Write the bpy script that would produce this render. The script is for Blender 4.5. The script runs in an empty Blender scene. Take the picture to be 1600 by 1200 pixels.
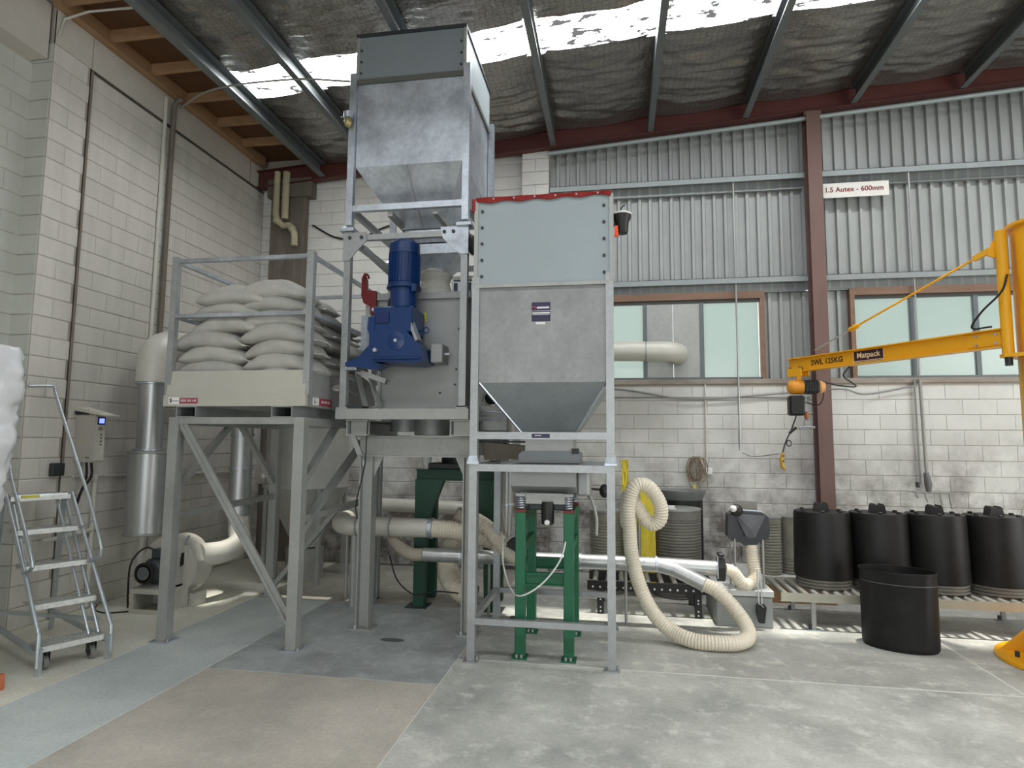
import bpy, bmesh, math, random
from mathutils import Vector, Matrix, noise
PI = math.pi
rnd = random.Random(7)
S = bpy.context.scene
COL = S.collection
# ------------------------------------------------------------------ camera
YAW, PITCH, ROLL, FPX = -0.16527777, 0.0952258501, 0.00816186960, 961.70552
cy, sy, cp, sp = math.cos(YAW), math.sin(YAW), math.cos(PITCH), math.sin(PITCH)
fw = Vector((sy*cp, cy*cp, sp)); rt = Vector((cy, -sy, 0)); up = rt.cross(fw)
r2 = math.cos(ROLL)*rt + math.sin(ROLL)*up; u2 = -math.sin(ROLL)*rt + math.cos(ROLL)*up
cam = bpy.data.objects.new('camera', bpy.data.cameras.new('camera')); COL.objects.link(cam)
cm = Matrix.Identity(4)
for i in range(3):
    cm[i][0], cm[i][1], cm[i][2] = r2[i], u2[i], -fw[i]
cm[0][3], cm[1][3], cm[2][3] = 0, 0, 1.79
cam.matrix_world = cm
cam.data.sensor_fit = 'HORIZONTAL'; cam.data.sensor_width = 36; cam.data.lens = FPX*36/1600
cam.data.clip_start = 0.05; cam.data.clip_end = 200
S.camera = cam
# ------------------------------------------------------------------ world, lights, exposure
S.view_settings.view_transform = 'Standard'; S.view_settings.look = 'None'
S.view_settings.gamma = 1.0; S.view_settings.use_curve_mapping = False
S.view_settings.exposure = 0.7
S.cycles.use_denoising = True
S.cycles.max_bounces = 8; S.cycles.diffuse_bounces = 4; S.cycles.glossy_bounces = 4
S.cycles.transparent_max_bounces = 8; S.cycles.sample_clamp_indirect = 6.0
S.cycles.caustics_reflective = False; S.cycles.caustics_refractive = False
W = bpy.data.worlds.new('sky'); S.world = W; W.use_nodes = True
W.node_tree.nodes['Background'].inputs[0].default_value = (0.91, 0.97, 0.96, 1)   # even overcast sky
W.node_tree.nodes['Background'].inputs[1].default_value = 1.0
def lamp(name, kind, loc, aim, energy, color, **kw):
    L = bpy.data.lights.new(name, kind); L.energy = energy; L.color = color
    for k, v in kw.items(): setattr(L, k, v)
    o = bpy.data.objects.new(name, L); COL.objects.link(o); o.location = loc
    o.rotation_euler = (Vector(aim) - Vector(loc)).to_track_quat('-Z', 'Y').to_euler()
    return o
SUN_E = 6.0
lamp('sun', 'SUN', (0, 0, 20), (-1.4, .3, 0), SUN_E, (1, .95, .86), angle=math.radians(2.2))
# added fill lamps at unseen door openings, behind and right of the camera
lamp('rear_fill', 'AREA', (0.5, -6.2, 2.4), (0.5, 5, 1.6), 110, (.97, .98, 1), shape='RECTANGLE', size=9, size_y=4.4)
lamp('side_fill', 'AREA', (8.6, 2.5, 2.3), (0, 4.5, 1.6), 150, (1, .98, .95), shape='RECTANGLE', size=6, size_y=4.0)
SKYLIGHT = 21.0
# ------------------------------------------------------------------ materials
def lin(c):
    return tuple((x/12.92 if x <= .04045 else ((x+.055)/1.055)**2.4) for x in (v/255. for v in c))
MATS = {}
def mat(name, rgb, rough=.6, metal=0., var=.12, scale=6., stretch=(1, 1, 1), bump=0., bscale=40., spangle=0., rand=0., spec=.5, grime=None, coat=0.):
    """Principled material; rgb in sRGB 0-255; noise variation in world space; optional grime tuple (rgb, zlow, zhigh, amount)."""
    m = bpy.data.materials.new(name); m.use_nodes = True; MATS[name] = m
    N = m.node_tree.nodes; L = m.node_tree.links; P = N['Principled BSDF']
    P.inputs['Roughness'].default_value = rough; P.inputs['Metallic'].default_value = metal
    P.inputs['Specular IOR Level'].default_value = spec
    if coat: P.inputs['Coat Weight'].default_value = coat
    base = lin(rgb)
    geo = N.new('ShaderNodeNewGeometry'); mp = N.new('ShaderNodeMapping'); mp.inputs['Scale'].default_value = stretch
    L.new(geo.outputs['Position'], mp.inputs['Vector'])
    nz = N.new('ShaderNodeTexNoise'); nz.inputs['Scale'].default_value = scale; nz.inputs['Detail'].default_value = 5; nz.inputs['Roughness'].default_value = .62
    L.new(mp.outputs[0], nz.inputs['Vector'])
    cr = N.new('ShaderNodeValToRGB')
    cr.color_ramp.elements[0].position = .3; cr.color_ramp.elements[1].position = .72
    cr.color_ramp.elements[0].color = (*[x*(1-var) for x in base], 1); cr.color_ramp.elements[1].color = (*[min(1, x*(1+var)) for x in base], 1)
    L.new(nz.outputs['Fac'], cr.inputs[0]); out = cr.outputs[0]
    def mul(sock, fac_sock, lo, hi):
        mr = N.new('ShaderNodeMapRange'); mr.inputs['To Min'].default_value = lo; mr.inputs['To Max'].default_value = hi
        L.new(fac_sock, mr.inputs['Value'])
        mx = N.new('ShaderNodeMix'); mx.data_type = 'RGBA'; mx.blend_type = 'MULTIPLY'; mx.inputs[0].default_value = 1
        L.new(sock, mx.inputs[6]); L.new(mr.outputs[0], mx.inputs[7]); return mx.outputs[2]
    if spangle:
        vo = N.new('ShaderNodeTexVoronoi'); vo.inputs['Scale'].default_value = 28; L.new(geo.outputs['Position'], vo.inputs['Vector'])
        out = mul(out, vo.outputs['Color'], 1-spangle, 1+spangle)
        mr = N.new('ShaderNodeMapRange'); mr.inputs['To Min'].default_value = rough-.1; mr.inputs['To Max'].default_value = rough+.12
        L.new(nz.outputs['Fac'], mr.inputs['Value']); L.new(mr.outputs[0], P.inputs['Roughness'])
    if rand:
        oi = N.new('ShaderNodeObjectInfo'); out = mul(out, oi.outputs['Random'], 1-rand, 1+rand)
    if grime:
        grgb, z0, z1, amt = grime[:4]
        sx = N.new('ShaderNodeSeparateXYZ'); L.new(geo.outputs['Position'], sx.inputs[0])
        mr = N.new('ShaderNodeMapRange'); mr.inputs['From Min'].default_value = z0; mr.inputs['From Max'].default_value = z1
        mr.inputs['To Min'].default_value = 1; mr.inputs['To Max'].default_value = 0; L.new(sx.outputs['Z'], mr.inputs['Value'])
        n2 = N.new('ShaderNodeTexNoise'); n2.inputs['Scale'].default_value = 1.9; n2.inputs['Detail'].default_value = 6; n2.inputs['Roughness'].default_value = .7
        L.new(geo.outputs['Position'], n2.inputs['Vector'])
        r3 = N.new('ShaderNodeMapRange'); r3.inputs['From Min'].default_value = .4; r3.inputs['From Max'].default_value = .68; L.new(n2.outputs['Fac'], r3.inputs['Value'])
        ma = N.new('ShaderNodeMath'); ma.operation = 'MULTIPLY'; L.new(mr.outputs[0], ma.inputs[0]); L.new(r3.outputs[0], ma.inputs[1])
        mb = N.new('ShaderNodeMath'); mb.operation = 'MULTIPLY'; mb.inputs[1].default_value = amt; mb.use_clamp = True; L.new(ma.outputs[0], mb.inputs[0])
        mx = N.new('ShaderNodeMix'); mx.data_type = 'RGBA'; L.new(mb.outputs[0], mx.inputs[0]); L.new(out, mx.inputs[6]); mx.inputs[7].default_value = (*lin(grgb), 1)
        out = mx.outputs[2]
    L.new(out, P.inputs['Base Color'])
    if bump:
        n3 = N.new('ShaderNodeTexNoise'); n3.inputs['Scale'].default_value = bscale; n3.inputs['Detail'].default_value = 3
        L.new(mp.outputs[0], n3.inputs['Vector'])
        b = N.new('ShaderNodeBump'); b.inputs['Strength'].default_value = bump; b.inputs['Distance'].default_value = .02
        L.new(n3.outputs['Fac'], b.inputs['Height']); L.new(b.outputs[0], P.inputs['Normal'])
    return m
def emit(name, rgb, e):
    m = bpy.data.materials.new(name); m.use_nodes = True; P = m.node_tree.nodes['Principled BSDF']
    P.inputs['Base Color'].default_value = (*lin(rgb), 1); P.inputs['Emission Color'].default_value = (*lin(rgb), 1); P.inputs['Emission Strength'].default_value = e
    return m
def flat(name, rgb, rough=.5): return mat(name, rgb, rough, var=.03)
paint_wall = mat('painted_block', (210, 206, 198), .75, var=.07, scale=3, stretch=(2.2, 2.2, .35), bump=.12, bscale=60, rand=.035, grime=((120, 112, 100), .0, 1.6, .2))
paint_wall2 = mat('painted_block_back', (212, 211, 206), .75, var=.07, scale=2.4, stretch=(1, 1, 1), bump=.12, bscale=60, rand=.04, grime=((104, 97, 90), .5, 2.1, 1.5))
paint_shaded = mat('painted_block_shade', (186, 187, 180), .8, var=.06, scale=3, bump=.1, bscale=60, rand=.03)  # block paint greyed, shade of the recess put into its colour
mortar = mat('painted_joint', (172, 166, 154), .85, var=.08, scale=5, grime=((95, 88, 80), .2, 1.9, .5))
stained = mat('stained_concrete', (104, 97, 88), .85, var=.3, scale=4, stretch=(2, 2, .4))
concrete_beam = mat('concrete_beam', (196, 191, 181), .8, var=.06, scale=4)
dark_joint = flat('dark_sealant', (78, 74, 68), .7)
galv = mat('galvanised_steel', (168, 171, 172), .46, .6, var=.13, scale=5, spangle=.06)
galv_dull = mat('dull_galvanised_steel', (168, 169, 166), .55, .55, var=.12, scale=4, stretch=(1, 1, .5), spangle=.04)
galv_bright = mat('bright_galvanised_sheet', (188, 195, 204), .36, .75, var=.3, scale=3.2, spangle=.1, bump=.03, bscale=5)
sheet_grey = mat('grey_painted_sheet', (158, 168, 172), .55, .15, var=.03, scale=2)
sheet_dark = mat('dark_grey_sheet', (132, 140, 144), .55, .2, var=.04, scale=2)
mixer_grey = mat('mixer_grey_paint', (156, 158, 157), .5, .2, var=.06, scale=2)
duct = mat('spiral_duct_zinc', (188, 190, 190), .36, .75, var=.08, scale=7, stretch=(6, 6, .2), spangle=.03)
duct_white = mat('pale_painted_duct', (206, 204, 194), .45, .1, var=.05, scale=4)
steel_clad = mat('corrugated_zinc', (160, 163, 162), .5, .25, var=.1, scale=1.6, stretch=(1, 1, .6))
oxide = mat('red_oxide_paint', (84, 42, 38), .6, var=.12, scale=5)
oxide_col = mat('brown_oxide_column', (110, 84, 78), .6, var=.14, scale=4, stretch=(1, 1, .3))
purlin_m = mat('zinc_purlin', (112, 117, 117), .5, .5, var=.1, scale=4)
foil_m = mat('roof_foil', (150, 146, 140), .28, .75, var=.16, scale=2.2, bump=.5, bscale=22)
ply = mat('brown_plywood', (92, 58, 28), .7, var=.2, scale=3, stretch=(1, .3, 1))
timber = mat('rough_timber', (160, 125, 92), .7, var=.15, scale=5, stretch=(1, .3, 3))
frame_wood = mat('window_timber', (126, 98, 80), .6, var=.15, scale=5, stretch=(.3, 2, 2))
alu_dark = mat('grey_window_mullion', (104, 110, 112), .5, .3, var=.05)
green = mat('green_machine_paint', (24, 98, 66), .5, var=.1, scale=4)
green_dk = mat('dark_green_machine_paint', (8, 64, 44), .5, var=.1, scale=4)
blue = mat('blue_enamel', (3, 48, 102), .38, var=.06, scale=5, coat=.1)
redp = mat('red_rubber', (140, 26, 20), .5, var=.12, scale=8)
redd = mat('dark_red_paint', (112, 16, 20), .45, var=.1)
yellow = mat('yellow_crane_paint', (238, 172, 22), .4, var=.05, scale=3, coat=.15)
orange = mat('orange_paint', (226, 150, 40), .45, var=.06)
black = mat('black_plastic', (24, 24, 25), .5, var=.25, scale=9)
drum_blk = mat('black_rubber_drum', (19, 19, 20), .5, var=.5, scale=7, spec=.35, grime=((84, 82, 80), .1, 1.6, .12))
dark = mat('dark_gunmetal', (58, 62, 64), .5, .3, var=.12)
graph = mat('graphite_motor_paint', (64, 70, 74), .45, .2, var=.08)
hose_m = mat('cream_flexible_hose', (222, 213, 194), .5, var=.05, scale=8)
sack_m = mat('woven_white_sack', (172, 171, 165), .8, var=.09, scale=9, bump=.15, bscale=50, rand=.07)
seam_m = mat('sack_seam', (206, 204, 198), .8, var=.08, scale=30)
rust_m = mat('rusty_stain', (150, 118, 76), .8, var=.3, scale=14)
plastic_wrap = mat('crinkled_white_plastic', (214, 216, 218), .3, var=.06, scale=8, bump=.35, bscale=14)
yel_tarp = mat('yellow_plastic_sheet', (232, 210, 62), .45, var=.12, scale=7, bump=.2, bscale=18)
ribbed_m = mat('ribbed_grey_hose', (122, 119, 112), .55, .2, var=.15, scale=8)
ribbed_pale = mat('ribbed_pale_hose', (150, 148, 136), .55, .2, var=.15, scale=8)
white_p = flat('white_plastic', (228, 228, 224), .5)
sign_w = flat('white_sign', (226, 224, 218), .6)
ink_red = flat('dark_red_ink', (120, 40, 40), .6)
ink_blk = flat('black_ink', (36, 24, 14), .6)
navy = flat('navy_label', (44, 42, 74), .5)
label_red = flat('crimson_label', (150, 62, 78), .5)
pale_ink = flat('pale_ink', (224, 216, 220), .5)
gold_ink = flat('cream_ink', (244, 222, 172), .5)
maroon = flat('maroon_plate', (58, 20, 44), .5)
steel_rod = mat('steel_rod', (168, 170, 168), .4, .7, var=.05)
pipe_grey = mat('grey_conduit', (150, 150, 146), .5, .2, var=.06)
pvc = mat('cream_drain_pipe', (176, 168, 140), .55, var=.2, scale=5)
rope_m = mat('tan_rope', (140, 122, 100), .8, var=.3, scale=30)
terracotta = mat('terracotta_brick', (190, 112, 76), .8, var=.15, scale=20)
beige = mat('beige_cabinet', (190, 186, 176), .55, var=.03)
board_w = mat('white_board', (222, 222, 216), .6, var=.05)
scale_grey = mat('scale_grey_paint', (150, 152, 150), .55, .2, var=.06)
yel_lab = flat('yellow_label', (214, 206, 60), .5)
screen_m = emit('blue_screen', (120, 140, 255), 1.2)
glass_m = bpy.data.materials.new('frosted_pane'); glass_m.use_nodes = True
def _glass():
    N = glass_m.node_tree.nodes; L = glass_m.node_tree.links; N.remove(N['Principled BSDF']); o = N['Material Output']
    t = N.new('ShaderNodeBsdfTransparent'); t.inputs[0].default_value = (.60, .645, .62, 1)
    d = N.new('ShaderNodeBsdfTranslucent'); d.inputs[0].default_value = (.6, .66, .62, 1)
    g = N.new('ShaderNodeBsdfGlossy'); g.inputs['Roughness'].default_value = .15
    a = N.new('ShaderNodeMixShader'); b = N.new('ShaderNodeMixShader'); a.inputs[0].default_value = .25; b.inputs[0].default_value = .05
    L.new(t.outputs[0], a.inputs[1]); L.new(d.outputs[0], a.inputs[2]); L.new(a.outputs[0], b.inputs[1]); L.new(g.outputs[0], b.inputs[2]); L.new(b.outputs[0], o.inputs[0])
_glass()
sky_m = bpy.data.materials.new('translucent_roof_sheet'); sky_m.use_nodes = True
def _sky():   # fibreglass sheet glowing with daylight, lets part of the sun straight through, dirt specks
    N = sky_m.node_tree.nodes; L = sky_m.node_tree.links; N.remove(N['Principled BSDF']); o = N['Material Output']
    e = N.new('ShaderNodeEmission'); e.inputs['Strength'].default_value = SKYLIGHT
    t = N.new('ShaderNodeBsdfTransparent'); mx = N.new('ShaderNodeMixShader'); mx.inputs[0].default_value = .5
    g = N.new('ShaderNodeNewGeometry'); mp = N.new('ShaderNodeMapping'); mp.inputs['Scale'].default_value = (2.6, 5, 3); L.new(g.outputs['Position'], mp.inputs[0])
    n = N.new('ShaderNodeTexNoise'); n.inputs['Scale'].default_value = 1.6; n.inputs['Detail'].default_value = 4; n.inputs['Roughness'].default_value = .6; L.new(mp.outputs[0], n.inputs[0])
    cr = N.new('ShaderNodeValToRGB'); cr.color_ramp.elements[0].position = .4; cr.color_ramp.elements[1].position = .45
    cr.color_ramp.elements[0].color = (.012, .012, .012, 1); cr.color_ramp.elements[1].color = (.97, .99, 1, 1)
    L.new(n.outputs[0], cr.inputs[0]); L.new(cr.outputs[0], e.inputs[0]); L.new(cr.outputs[0], t.inputs[0])
    L.new(t.outputs[0], mx.inputs[1]); L.new(e.outputs[0], mx.inputs[2]); L.new(mx.outputs[0], o.inputs[0])
_sky()
def floor_mat(name, a, b, c=(222, 222, 214), dust=.5, seed=0, rough=.55):
    m = bpy.data.materials.new(name); m.use_nodes = True; N = m.node_tree.nodes; L = m.node_tree.links; P = N['Principled BSDF']
    P.inputs['Roughness'].default_value = rough
    g = N.new('ShaderNodeNewGeometry'); mp = N.new('ShaderNodeMapping'); mp.inputs['Location'].default_value = (seed*3.1, seed*1.7, 0); L.new(g.outputs['Position'], mp.inputs[0])
    def nz(s, d, r=.6):
        n = N.new('ShaderNodeTexNoise'); n.inputs['Scale'].default_value = s; n.inputs['Detail'].default_value = d; n.inputs['Roughness'].default_value = r; L.new(mp.outputs[0], n.inputs[0]); return n
    def ramp(s, p0, p1, c0, c1):
        r = N.new('ShaderNodeValToRGB'); r.color_ramp.elements[0].position = p0; r.color_ramp.elements[1].position = p1
        r.color_ramp.elements[0].color = c0; r.color_ramp.elements[1].color = c1; L.new(s, r.inputs[0]); return r
    n1 = nz(1.5, 6, .65); r1 = ramp(n1.outputs[0], .34, .66, (*lin(a), 1), (*lin(b), 1))
    n2 = nz(5.5, 6, .7); r2_ = ramp(n2.outputs[0], .52, .72, (0, 0, 0, 1), (dust, dust, dust, 1))
    mx = N.new('ShaderNodeMix'); mx.data_type = 'RGBA'; L.new(r2_.outputs[0], mx.inputs[0]); L.new(r1.outputs[0], mx.inputs[6]); mx.inputs[7].default_value = (*lin(c), 1)
    n3 = nz(40, 3); r3 = ramp(n3.outputs[0], .3, .7, (.88, .88, .88, 1), (1.06, 1.06, 1.06, 1))
    mz = N.new('ShaderNodeMix'); mz.data_type = 'RGBA'; mz.blend_type = 'MULTIPLY'; mz.inputs[0].default_value = 1; L.new(mx.outputs[2], mz.inputs[6]); L.new(r3.outputs[0], mz.inputs[7])
    L.new(mz.outputs[2], P.inputs['Base Color'])
    b_ = N.new('ShaderNodeBump'); b_.inputs['Strength'].default_value = .08; b_.inputs['Distance'].default_value = .01; L.new(n2.outputs[0], b_.inputs['Height']); L.new(b_.outputs[0], P.inputs['Normal'])
    return m
# ------------------------------------------------------------------ mesh builder
class B:
    def __init__(s): s.v = []; s.f = []
    def add(s, vs, fs):
        n = len(s.v); s.v += [tuple(v) for v in vs]; s.f += [tuple(i+n for i in f) for f in fs]; return s
    def box(s, x0, x1, y0, y1, z0, z1, c=0.):
        if c <= 0:
            return s.add([(x0, y0, z0), (x1, y0, z0), (x1, y1, z0), (x0, y1, z0), (x0, y0, z1), (x1, y0, z1), (x1, y1, z1), (x0, y1, z1)],
                         [(0, 3, 2, 1), (4, 5, 6, 7), (0, 1, 5, 4), (1, 2, 6, 5), (2, 3, 7, 6), (3, 0, 4, 7)])
        bm = bmesh.new(); bmesh.ops.create_cube(bm, size=1)
        for v in bm.verts:
            v.co = Vector((x0+(v.co.x+.5)*(x1-x0), y0+(v.co.y+.5)*(y1-y0), z0+(v.co.z+.5)*(z1-z0)))
        bmesh.ops.bevel(bm, geom=bm.edges[:], offset=c, segments=1, affect='EDGES', profile=.5)
        return s.bm(bm)
    def bm(s, bm):
        bm.verts.index_update(); s.add([v.co[:] for v in bm.verts], [[v.index for v in f.verts] for f in bm.faces]); bm.free(); return s
    def bar(s, p, q, w, h=None, upv=(0, 0, 1)):
        """rectangular bar from p to q, w across, h along upv"""
        h = h or w; p, q = Vector(p), Vector(q); d = (q-p).normalized(); u = Vector(upv)
        if abs(d.dot(u)) > .98: u = Vector((0, 1, 0))
        r = d.cross(u).normalized(); u = r.cross(d)
        vs = [e + r*a*w/2 + u*b*h/2 for e in (p, q) for a, b in ((-1, -1), (1, -1), (1, 1), (-1, 1))]
        return s.add(vs, [(3, 2, 1, 0), (4, 5, 6, 7), (0, 1, 5, 4), (1, 2, 6, 5), (2, 3, 7, 6), (3, 0, 4, 7)])
    def ibeam(s, p, q, w, h, t=.01, upv=(0, 0, 1)):
        p, q = Vector(p), Vector(q); u = Vector(upv); d = (q-p).normalized(); r = d.cross(u).normalized(); u = r.cross(d)
        for k in (-1, 1): s.bar(p+u*k*(h-t)/2, q+u*k*(h-t)/2, w, t, upv)
        return s.bar(p, q, t, h-2*t, upv)
    def tube(s, pts, r, n=12, cap=True):
        """tube along pts; r a number or list"""
        P = [Vector(p) for p in pts]; R = r if isinstance(r, (list, tuple)) else [r]*len(P)
        base = len(s.v); t0 = (P[1]-P[0]).normalized(); a = t0.orthogonal().normalized(); vs = []
        for i, p in enumerate(P):
            t = ((P[min(i+1, len(P)-1)]-P[max(i-1, 0)])).normalized()
            a = (a - t*a.dot(t)); a = a.normalized() if a.length > 1e-6 else t.orthogonal().normalized(); b = t.cross(a)
            vs += [p + (a*math.cos(2*PI*k/n)+b*math.sin(2*PI*k/n))*R[i] for k in range(n)]
        fs = [(i*n+k, i*n+(k+1) % n, (i+1)*n+(k+1) % n, (i+1)*n+k) for i in range(len(P)-1) for k in range(n)]
        if cap: fs += [tuple(range(n-1, -1, -1)), tuple((len(P)-1)*n+k for k in range(n))]
        return s.add(vs, fs)
    def cyl(s, p, q, r, n=16, r1=None): return s.tube([p, q], [r, r if r1 is None else r1], n)
    def lathe(s, c, prof, n=24, sx=1., sy_=1., ax='z', cap=True):
        """prof list of (radius, height) about axis at c"""
        vs = []
        for rr, h in prof:
            for k in range(n):
                a = 2*PI*k/n; x, y = rr*math.cos(a)*sx, rr*math.sin(a)*sy_
                v = (x, y, h) if ax == 'z' else ((x, h, y) if ax == 'y' else (h, x, y))
                vs.append((c[0]+v[0], c[1]+v[1], c[2]+v[2]))
        m = len(prof); fs = [(i*n+k, i*n+(k+1) % n, (i+1)*n+(k+1) % n, (i+1)*n+k) for i in range(m-1) for k in range(n)]
        if cap: fs += [tuple(range(n-1, -1, -1)), tuple((m-1)*n+k for k in range(n))]
        return s.add(vs, fs)
    def prism(s, poly, d, axis='y', at=0.):
        """poly of 2D points extruded by d along axis starting at 'at'"""
        def P(a, b, h): return {'y': (a, h, b), 'x': (h, a, b), 'z': (a, b, h)}[axis]
        n = len(poly); vs = [P(a, b, at) for a, b in poly]+[P(a, b, at+d) for a, b in poly]
        return s.add(vs, [tuple(range(n)), tuple(range(2*n-1, n-1, -1))]+[(i, i+n, (i+1) % n+n, (i+1) % n) for i in range(n)])
    def loft(s, r0, z0, r1, z1, cap=True):
        """rectangles (x0,x1,y0,y1) at heights"""
        def q(r, z): return [(r[0], r[2], z), (r[1], r[2], z), (r[1], r[3], z), (r[0], r[3], z)]
        fs = [(i, (i+1) % 4, (i+1) % 4+4, i+4) for i in range(4)]
        if cap: fs += [(3, 2, 1, 0), (4, 5, 6, 7)]
        return s.add(q(r0, z0)+q(r1, z1), fs)
    def sph(s, c, r, n=12, sc=(1, 1, 1)):
        return s.lathe(c, [(r*math.sin(PI*i/8)*1.0 if 0 < i < 8 else 1e-4, -r*math.cos(PI*i/8)*sc[2]) for i in range(9)], n, sc[0], sc[1])
    def mesh(s, name, m, off=(0, 0, 0), smooth=True, ang=35):
        me = bpy.data.meshes.new(name); me.from_pydata([(x-off[0], y-off[1], z-off[2]) for x, y, z in s.v], [], s.f)
        me.validate(); bm = bmesh.new(); bm.from_mesh(me); bmesh.ops.recalc_face_normals(bm, faces=bm.faces); bm.to_mesh(me); bm.free()
        if smooth:
            me.shade_smooth(); me.set_sharp_from_angle(angle=math.radians(ang))
        me.materials.append(m); return me
    def obj(s, name, m, parent=None, **kw):
        off = root_loc(parent); o = bpy.data.objects.new(name, s.mesh(name, m, off, **kw)); COL.objects.link(o)
        if parent: o.parent = parent
        return o
def root_loc(p):
    off = Vector((0, 0, 0))
    while p: off += p.location; p = p.parent
    return off
def thing(name, label, cat, loc=(0, 0, 0), group=None):
    o = bpy.data.objects.new(name, None); COL.objects.link(o); o.location = loc; o.empty_display_size = .1
    return tag(o, label, cat, group)
def tag(o, label, cat, group=None):
    o['label'] = label; o['category'] = cat
    if group: o['group'] = group
    return o
def struct(o, label=None, cat='structure'):
    o['kind'] = 'structure'
    if label: o['label'] = label; o['category'] = cat
    return o
def sroot(name, label, cat):
    o = bpy.data.objects.new(name, None); COL.objects.link(o); return struct(o, label, cat)
def inst(me, name, parent, loc, rot=(0, 0, 0)):
    o = bpy.data.objects.new(name, me); COL.objects.link(o); o.parent = parent; o.location = Vector(loc)-root_loc(parent); o.rotation_euler = rot; return o
def text(body, size, m, parent, loc, right=(1, 0, 0), upv=(0, 0, 1), name='lettering', sx=1., bold=0.):
    cu = bpy.data.curves.new('t', 'FONT'); cu.body = body; cu.size = size; cu.align_x = 'CENTER'; cu.align_y = 'CENTER'; cu.extrude = .0006; cu.offset = bold; cu.resolution_u = 3
    to = bpy.data.objects.new('t', cu); COL.objects.link(to); dg = bpy.context.evaluated_depsgraph_get()
    me = bpy.data.meshes.new_from_object(to.evaluated_get(dg)); COL.objects.unlink(to); bpy.data.objects.remove(to)
    R = Vector(right).normalized(); U = Vector(upv).normalized(); Nn = R.cross(U); off = root_loc(parent); L0 = Vector(loc)
    for v in me.vertices:
        v.co = L0 - off + R*v.co.x*sx + U*v.co.y + Nn*(v.co.z+.0012)
    me.name = name; me.materials.clear(); me.materials.append(m)
    o = bpy.data.objects.new(name, me); COL.objects.link(o); o.parent = parent; return o
def bez(pts, n=8):
    """Catmull-Rom through pts"""
    P = [Vector(p) for p in pts]; P = [P[0]*2-P[1]]+P+[P[-1]*2-P[-2]]; out = []
    for i in range(1, len(P)-2):
        a, b, c, d = P[i-1:i+3]
        for k in range(n):
            t = k/n; out.append(.5*((2*b)+(c-a)*t+(2*a-5*b+4*c-d)*t*t+(3*b-a-3*c+d)*t**3))
    out.append(P[-2]); return out
def resample(pts, step):
    out = [pts[0]]; acc = 0
    for a, b in zip(pts, pts[1:]):
        L = (b-a).length; d = step-acc
        while d <= L: out.append(a+(b-a)*(d/L)); d += step
        acc = (acc+L) % step if step else 0
    return out
def ribbed_hose(b, pts, r, pitch=.026, depth=.006, n=18):
    p = resample(bez(pts, 24), pitch/2); return b.tube(p, [r if i % 2 else r-depth for i in range(len(p))], n)
def flange(b, c, r, t=.02, ax='z', n=24): return b.lathe(c, [(r, -t/2), (r, t/2)], n, ax=ax)
# ================================================================== SETTING
YB, XL = 8.85, -5.58
# ---- floor
fl = sroot('floor', 'grey dusty concrete slab floor with joints and painted patches', 'floor')
B().box(-9, 9.2, -6.6, 9.2, -.3, -.0015).obj('joint_filler', flat('pale_joint', (214, 214, 206), .8), fl)
f_warm = floor_mat('warm_edge_concrete', (216, 214, 200), (236, 236, 221), dust=.3, seed=1)
f_blue = floor_mat('blue_grey_painted_concrete', (189, 198, 198), (213, 221, 218), dust=.15, seed=2)
f_tan = floor_mat('tan_worn_concrete', (177, 173, 163), (206, 199, 188), c=(228, 224, 208), dust=.35, seed=3)
f_stain = floor_mat('stained_blue_grey_concrete', (147, 150, 149), (190, 198, 197), c=(225, 227, 223), dust=.5, seed=4)
f_light = floor_mat('dusty_pale_concrete', (165, 166, 160), (209, 210, 202), c=(238, 238, 231), dust=.75, seed=5)
f_light2 = floor_mat('dusty_grey_concrete', (159, 159, 154), (198, 198, 191), c=(238, 238, 224), dust=.7, seed=6)
f_dark = floor_mat('olive_dark_concrete', (140, 136, 127), (172, 169, 157), c=(219, 217, 204), dust=.4, seed=7)
for (x0, x1, y0, y1, m) in ((-9, -4.08, -6.6, 9.2, f_warm), (-4.077, -3.194, -6.6, 6.7, f_blue), (-3.19, -1.306, -6.6, 4.6, f_tan), (-3.19, -1.306, 4.603, 6.7, f_stain),
                            (-1.3, 2.915, -6.6, 5.155, f_light), (-1.3, 2.915, 5.176, 9.2, f_light2), (2.936, 9.2, -6.6, 5.175, f_light), (2.936, 9.2, 5.196, 9.2, f_light2), (-4.077, -1.306, 6.703, 9.2, f_dark)):
    B().box(x0, x1, y0, y1, -.05, 0, .002).obj('floor_slab', m, fl)
B().lathe((-2.0, 5.52, .001), [(.001, .0), (.07, 0), (.07, .003), (.001, .004)], 16, 1.6, .7).obj('patch_cover', flat('floor_cover', (96, 98, 96)), fl)
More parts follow.
